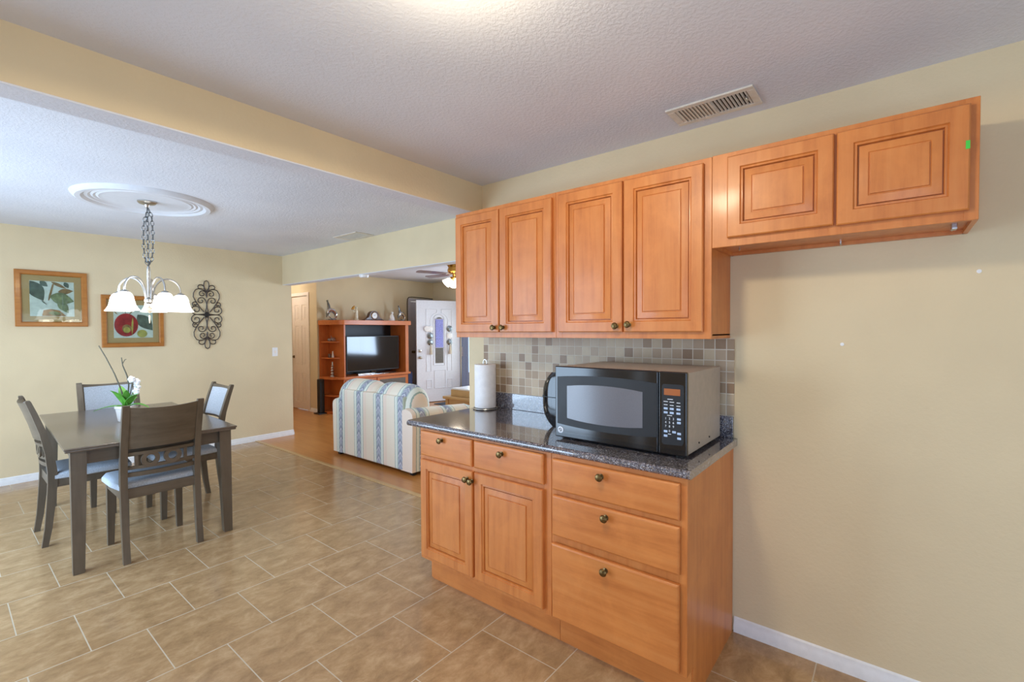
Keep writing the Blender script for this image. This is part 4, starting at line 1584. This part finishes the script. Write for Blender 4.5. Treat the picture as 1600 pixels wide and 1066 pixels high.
# coffee table with a wooden box
t = thing('coffee_table', 'light wood coffee table in front of the loveseat, its corner past the arm', 'table', (4.86, 4.45, 0))
MB().box(-0.29, -0.56, 0.455, 0.29, 0.56, 0.495, 0.01).build('table_top', M['oak'], t)
MB().box(-0.24, -0.5, 0.38, 0.24, 0.5, 0.456).build('apron', M['oak'], t)
for sx in (-1, 1):
    for sy in (-1, 1):
        MB().box(sx * 0.26, sy * 0.53, 0, sx * 0.21, sy * 0.48, 0.456, 0.004).build('leg', M['oak'], t)
t = thing('wooden_box', 'light wooden box with a white top on the coffee table', 'box', (4.84, 4.69, 0.495))
MB().box(-0.18, -0.24, 0, 0.18, 0.24, 0.09, 0.005).build('body', M['oak'], t)
MB().box(-0.17, -0.23, 0.09, 0.17, 0.23, 0.112, 0.006).build('lid', M['ceramic'], t)

# ------------------------------------------------------------ entertainment centre
EY = 7.30
t = thing('entertainment_center', 'cherry wood entertainment centre with rounded end shelves against the living room wall', 'cabinet', (5.1, 7.55, 0))


def EC(name, mb, mat, parent=None):
    bmesh.ops.translate(mb.bm, verts=mb.bm.verts[:], vec=-t.location)
    return mb.build(name, mat, parent or t)


XL, XR = 4.415, 5.79
BK = YT - 0.016


def quarter(xl, yf, extra=0.0):
    p = []
    for k in range(11):
        a = PI / 2 * k / 10
        p.append((XL - (XL - xl) * math.sin(a), BK - (BK - yf) * math.cos(a)))
    return p


topz0, topz1 = 1.542, 1.622
p = [(XL, BK)] + [(x, y) for x, y in quarter(4.215, EY - 0.03)]
EC('top_board', MB().prism([(XR + 0.06, BK), (XR + 0.06, EY + 0.06), (XR + 0.04, EY - 0.03)] + quarter(4.215, EY - 0.03), 'xy', topz0, topz1, 0.004), M['cherryX'])
EC('side_panel', MB().box(XL, EY, 0.62, XL + 0.025, BK, topz0), M['cherryZ'])
EC('side_panel', MB().box(XR - 0.07, EY + 0.0, 0.62, XR, BK, topz0), M['cherryZ'])
EC('back_panel', MB().box(XL + 0.025, BK - 0.012, 0.62, XR - 0.07, BK - 0.002, topz0), M['blacksoft'])
EC('back_panel', MB().box(4.225, BK - 0.014, 0.62, XL, BK - 0.002, topz0), M['cherryZ'])
for z in (0.955, 1.235):
    EC('shelf', MB().prism([(XL, BK)] + quarter(4.25, EY + 0.12), 'xy', z, z + 0.018), M['cherryX'])
EC('base', MB().box(XL, EY + 0.02, 0.0, XR, BK, 0.60).prism([(XL, BK)] + quarter(4.24, EY + 0.08), 'xy', 0.0, 0.04).prism([(XL, BK)] + quarter(4.24, EY + 0.08), 'xy', 0.30, 0.32).prism([(4.236, BK), (4.236, BK - 0.014), (XL, BK - 0.014), (XL, BK)], 'xy', 0.0, 0.6), M['cherryZ'])
EC('base_top', MB().prism([(XR + 0.03, BK), (XR + 0.03, EY - 0.02)] + quarter(4.225, EY - 0.02), 'xy', 0.60, 0.64, 0.004), M['cherryX'])
for a, b, mt in ((XL + 0.03, 5.06, 'cherryX'),):
    dd = EC('door', MB().box(a, EY + 0.002, 0.08, b, EY + 0.021, 0.58, 0.003), M[mt])
    EC('knob', MB().lathe([(0.012, 0.0), (0.008, -0.012), (0.014, -0.02), (0.0, -0.024)], (b - 0.05, EY, 0.42), 12, 'y'), M['knobmetal'], dd)
dd = EC('door', MB().box(5.08, EY + 0.002, 0.08, XR - 0.03, EY + 0.021, 0.58, 0.003), M['cherryX'])
EC('glass_pane', MB().box(5.13, EY - 0.002, 0.13, XR - 0.08, EY + 0.006, 0.54), M['frosted'], dd)

# television
t = thing('television', 'black flat screen television on the entertainment centre base', 'television', (5.09, 7.45, 0.64))
MB().box(-0.56, -0.03, 0.065, 0.56, 0.02, 0.70, 0.006).build('bezel', M['blacksoft'], t)
MB().box(-0.545, -0.0325, 0.085, 0.545, -0.028, 0.688).build('screen', M['screen'], t)
MB().box(-0.05, -0.02, 0.006, 0.05, 0.015, 0.09, 0.004).build('neck', M['black'], t)
MB().prism([(-0.26, -0.11), (0.26, -0.11), (0.22, 0.09), (-0.22, 0.09)], 'xy', 0, 0.012, 0.004).build('stand', M['chrome'], t)
o = MB().box(4.70, 7.33, 0.641, 4.98, 7.385, 0.668, 0.004).build('set_top_box', M['chrome'])
tag(o, 'slim silver box lying in front of the television', 'device')
o = MB().tube([(5.30, 7.42, 0.65), (5.38, 7.385, 0.648), (5.5, 7.39, 0.647), (5.58, 7.43, 0.648), (5.62, 7.5, 0.65)], 0.008, 6).build('cable', M['blacksoft'])
tag(o, 'black cable lying in a loop under the television', 'cable')

# speaker and box beside the unit
t = thing('tower_speaker', 'slim black tower speaker left of the entertainment centre', 'speaker', (4.20, 7.70, 0))
MB().box(-0.085, -0.09, 0, 0.085, 0.09, 0.02, 0.003).build('base', M['blacksoft'], t)
MB().box(-0.045, -0.05, 0.02, 0.045, 0.05, 0.60, 0.012).build('cabinet', M['blacksoft'], t)
o = MB().box(5.83, 7.36, 0.0, 5.93, 7.60, 0.62, 0.008).build('storage_box', M['navy'])
tag(o, 'narrow navy blue box standing right of the entertainment centre', 'box')

TZ = 1.622


# dolphins and figurines on top
def dolphin(label, x, flip, h):
    t = thing('dolphin_sculpture', label, 'sculpture', (x, 7.62 if x < 5 else 7.48, TZ), 0, 'grey dolphin sculptures on the entertainment centre')
    s = h / 0.33
    MB().lathe([(0.0, 0.0), (0.085 * s, 0.0), (0.08 * s, 0.018), (0.0, 0.022)], n=20).build('base', M['pewter'], t)
    pth = [(-0.07, 0, 0.11), (-0.055, 0, 0.15), (-0.02, 0, 0.175), (0.03, 0, 0.16), (0.075, 0, 0.11), (0.08, 0, 0.05), (0.05, 0, 0.02)]
    rr = [0.008, 0.026, 0.036, 0.04, 0.032, 0.02, 0.008]
    MB().tube([(flip * a * s, b, c_ * s) for a, b, c_ in pth], [q * s for q in rr], 10).build('dolphin', M['chrome'], t)
    pth = [(-0.075, 0.02, 0.05), (-0.06, 0.02, 0.11), (-0.03, 0.02, 0.19), (-0.035, 0.02, 0.25), (-0.05, 0.02, 0.30), (-0.06, 0.02, 0.33)]
    rr = [0.006, 0.025, 0.03, 0.022, 0.013, 0.016]
    MB().tube([(flip * a * s, b, c_ * s) for a, b, c_ in pth], [q * s for q in rr], 10).build('dolphin', M['pewter'], t)
    MB().tube([(flip * (0.01 + 0.06 * math.cos(a)) * s, -0.02, (0.085 + 0.06 * math.sin(a)) * s) for a in [2 * PI * k / 20 for k in range(20)]], 0.007 * s, 6, closed=True).build('ring', M['chrome'], t)


dolphin('silver dolphin sculpture at the left end of the entertainment centre top', 4.37, 1, 0.35)
dolphin('darker dolphin sculpture at the right end of the entertainment centre top', 5.77, 1, 0.30)
t = thing('figurine', 'tall ivory and gold figurine left of the mantel clock', 'figurine', (4.82, 7.55, TZ))
MB().lathe([(0.0, 0.0), (0.045, 0.0), (0.042, 0.02), (0.028, 0.03), (0.03, 0.09), (0.022, 0.15), (0.026, 0.18), (0.012, 0.205), (0.0, 0.206)], n=18).build('body', M['ivory'], t)
MB().ball((0, 0, 0.228), 0.022, 14, 8).build('head', M['ivory'], t)
MB().tube([(-0.02, 0, 0.17), (-0.06, -0.005, 0.15), (-0.07, -0.01, 0.19)], 0.009, 6).tube([(0.018, 0, 0.17), (0.03, -0.005, 0.14), (0.01, -0.015, 0.12)], 0.009, 6).build('arms', M['ivory'], t)
mb = MB()
for q in ((-0.075, 0.235), (-0.05, 0.25), (-0.09, 0.21), (-0.062, 0.215)):
    mb.ball((q[0], -0.01, q[1]), 0.017, 10, 6)
mb.build('flowers', M['brass'], t)
t = thing('mantel_clock', 'dark wood mantel clock with a round white dial', 'clock', (5.17, 7.55, TZ))
MB().box(-0.21, -0.055, 0, 0.21, 0.055, 0.022, 0.006).build('base', M['clockwood'], t)
p = [(-0.19, 0.022), (0.19, 0.022), (0.16, 0.04), (0.115, 0.06)] + [(0.105 * math.cos(a), 0.085 + 0.10 * math.sin(a)) for a in [PI * k / 14 for k in range(15)]] + [(-0.115, 0.06), (-0.16, 0.04)]
MB().prism(p, 'xz', -0.045, 0.045, 0.004).build('case', M['clockwood'], t)
MB().lathe([(0.07, -0.044), (0.07, -0.052), (0.064, -0.058), (0.058, -0.05)], (0, 0, 0.095), 28, 'y').build('bezel', M['brass'], t)
dial = MB().lathe([(0.057, -0.046), (0.057, -0.054), (0.0, -0.054)], (0, 0, 0.095), 28, 'y').build('dial', M['ceramic'], t)
mb = MB().tube([(0, -0.0565, 0.095), (0.018, -0.0565, 0.118)], 0.0022, 5).tube([(0, -0.0565, 0.095), (-0.03, -0.0565, 0.112)], 0.0018, 5)
for k in range(12):
    a = PI / 6 * k
    mb.tube([(0.046 * math.sin(a), -0.0555, 0.095 + 0.046 * math.cos(a)), (0.054 * math.sin(a), -0.0555, 0.095 + 0.054 * math.cos(a))], 0.0018, 4)
mb.build('hands', M['blacksoft'], dial)
t = thing('figurine', 'small white seated figurine between the clock and the right dolphin', 'figurine', (5.57, 7.52, TZ))
MB().lathe([(0.0, 0.0), (0.055, 0.0), (0.06, 0.02), (0.05, 0.06), (0.03, 0.11), (0.016, 0.135), (0.0, 0.14)], n=18).build('body', M['ceramic'], t)
MB().ball((0.005, -0.005, 0.155), 0.025, 14, 8).build('head', M['ceramic'], t)
MB().tube([(-0.035, -0.02, 0.02), (-0.06, -0.025, 0.07), (-0.05, -0.02, 0.12)], [0.012, 0.01, 0.006], 8).build('child', M['ivory'], t)

# glass pieces on the rounded shelves
GX = 4.345


def glass_bird(label, x, z, s):
    t = thing('glass_bird', label, 'figurine', (x, 7.60, z), 0, 'clear glass birds on the top shelf')
    MB().ball((0, 0, 0.035 * s), (0.04 * s, 0.03 * s, 0.035 * s), 14, 8).build('body', M['crystal'], t)
    MB().tube([(0.03 * s, 0, 0.045 * s), (0.05 * s, 0, 0.09 * s), (0.035 * s, 0, 0.12 * s), (0.06 * s, 0, 0.115 * s)], [0.012 * s, 0.009 * s, 0.01 * s, 0.004 * s], 8).build('neck', M['crystal'], t)


glass_bird('clear glass bird on the left of the upper rounded shelf', 4.315, 1.253, 0.8)
glass_bird('clear glass bird on the right of the upper rounded shelf, beside the panel', 4.385, 1.253, 1.0)
t = thing('figurine', 'small white figurine on the middle rounded shelf', 'figurine', (4.365, 7.58, 0.973))
MB().lathe([(0.0, 0.0), (0.025, 0.0), (0.022, 0.03), (0.012, 0.06), (0.014, 0.075), (0.0, 0.09)], n=14).build('body', M['ceramic'], t)
MB().ball((0, 0, 0.097), 0.013, 10, 6).build('head', M['ceramic'], t)
o = MB().lathe([(0.0, 0.0), (0.026, 0.0), (0.028, 0.05), (0.02, 0.065), (0.0, 0.066)], (4.315, 7.60, 0.973), 14).build('trinket_jar', M['clockwood'])
tag(o, 'small dark jar left of the white figurine on the middle shelf', 'jar')
o = MB().lathe([(0.0, 0.0), (0.04, 0.0), (0.04, 0.012), (0.018, 0.03), (0.034, 0.055), (0.018, 0.08), (0.034, 0.105), (0.016, 0.13), (0.03, 0.15), (0.014, 0.175), (0.024, 0.19), (0.012, 0.21), (0.012, 0.26), (0.0, 0.262)], (4.345, 7.56, 0.64), 18).build('candlestick', M['silver'])
tag(o, 'silver beaded candlestick on the lowest rounded shelf', 'candlestick')

# ------------------------------------------------------------ ceiling fan
FXC, FYC = 5.10, 5.27
t = thing('ceiling_fan', 'brass ceiling fan with lit white shades in the living room', 'fan', (FXC, FYC, LC))
MB().lathe([(0.13, 0.0), (0.15, -0.006), (0.15, -0.018), (0.125, -0.03), (0.11, -0.06), (0.125, -0.10), (0.12, -0.13), (0.085, -0.155), (0.05, -0.17), (0.045, -0.20), (0.06, -0.215), (0.055, -0.24), (0.0, -0.25)], n=32).build('motor', M['brass'], t)
for k in range(5):
    a = R(20 + 72 * k)
    m_ = Matrix.Rotation(a, 3, 'Z')
    mb = MB()
    mb.prism([(0.16, -0.045), (0.30, -0.062), (0.60, -0.068), (0.635, -0.05), (0.645, 0.0), (0.635, 0.05), (0.60, 0.068), (0.30, 0.062), (0.16, 0.045)], 'xy', -0.166, -0.160)
    bmesh.ops.rotate(mb.bm, verts=mb.bm.verts[:], cent=(0, 0, -0.163), matrix=Matrix.Rotation(R(8), 3, 'X'))
    bmesh.ops.rotate(mb.bm, verts=mb.bm.verts[:], cent=(0, 0, 0), matrix=m_)
    bl = mb.build('blade', M['clockwood'], t)
    mb = MB().box(0.08, -0.015, -0.160, 0.24, 0.015, -0.152, 0.003)
    bmesh.ops.rotate(mb.bm, verts=mb.bm.verts[:], cent=(0, 0, 0), matrix=m_)
    mb.build('blade_iron', M['brass'], bl)
for k in range(4):
    a = R(60 + 90 * k)
    d_ = Vector((math.cos(a), math.sin(a), -0.9)).normalized()
    base = Vector((0.05 * math.cos(a), 0.05 * math.sin(a), -0.22))
    q = Vector((0, 0, 1)).rotation_difference(d_).to_matrix()
    mb = MB().lathe([(0.0, 0.0), (0.022, 0.0), (0.028, 0.03), (0.03, 0.04)], n=14)
    bmesh.ops.rotate(mb.bm, verts=mb.bm.verts[:], cent=(0, 0, 0), matrix=q)
    bmesh.ops.translate(mb.bm, verts=mb.bm.verts[:], vec=base)
    ar = mb.build('arm', M['brass'], t)
    mb = MB().lathe([(0.028, 0.035), (0.045, 0.06), (0.055, 0.10), (0.07, 0.14), (0.072, 0.145), (0.066, 0.143), (0.05, 0.10), (0.04, 0.062), (0.0, 0.045)], n=20)
    bmesh.ops.rotate(mb.bm, verts=mb.bm.verts[:], cent=(0, 0, 0), matrix=q)
    bmesh.ops.translate(mb.bm, verts=mb.bm.verts[:], vec=base)
    mb.build('shade', M['shade_fan'], ar)
point('hall_fill_light', (3.62, 8.55, 2.25), 11, (1.0, 0.90, 0.82), 0.1)  # added fill without a fixture, brightens the pantry door and hall
point('fan_bulb_light', (FXC, FYC, LC - 0.38), 4, (1.0, 0.86, 0.68), 0.12)
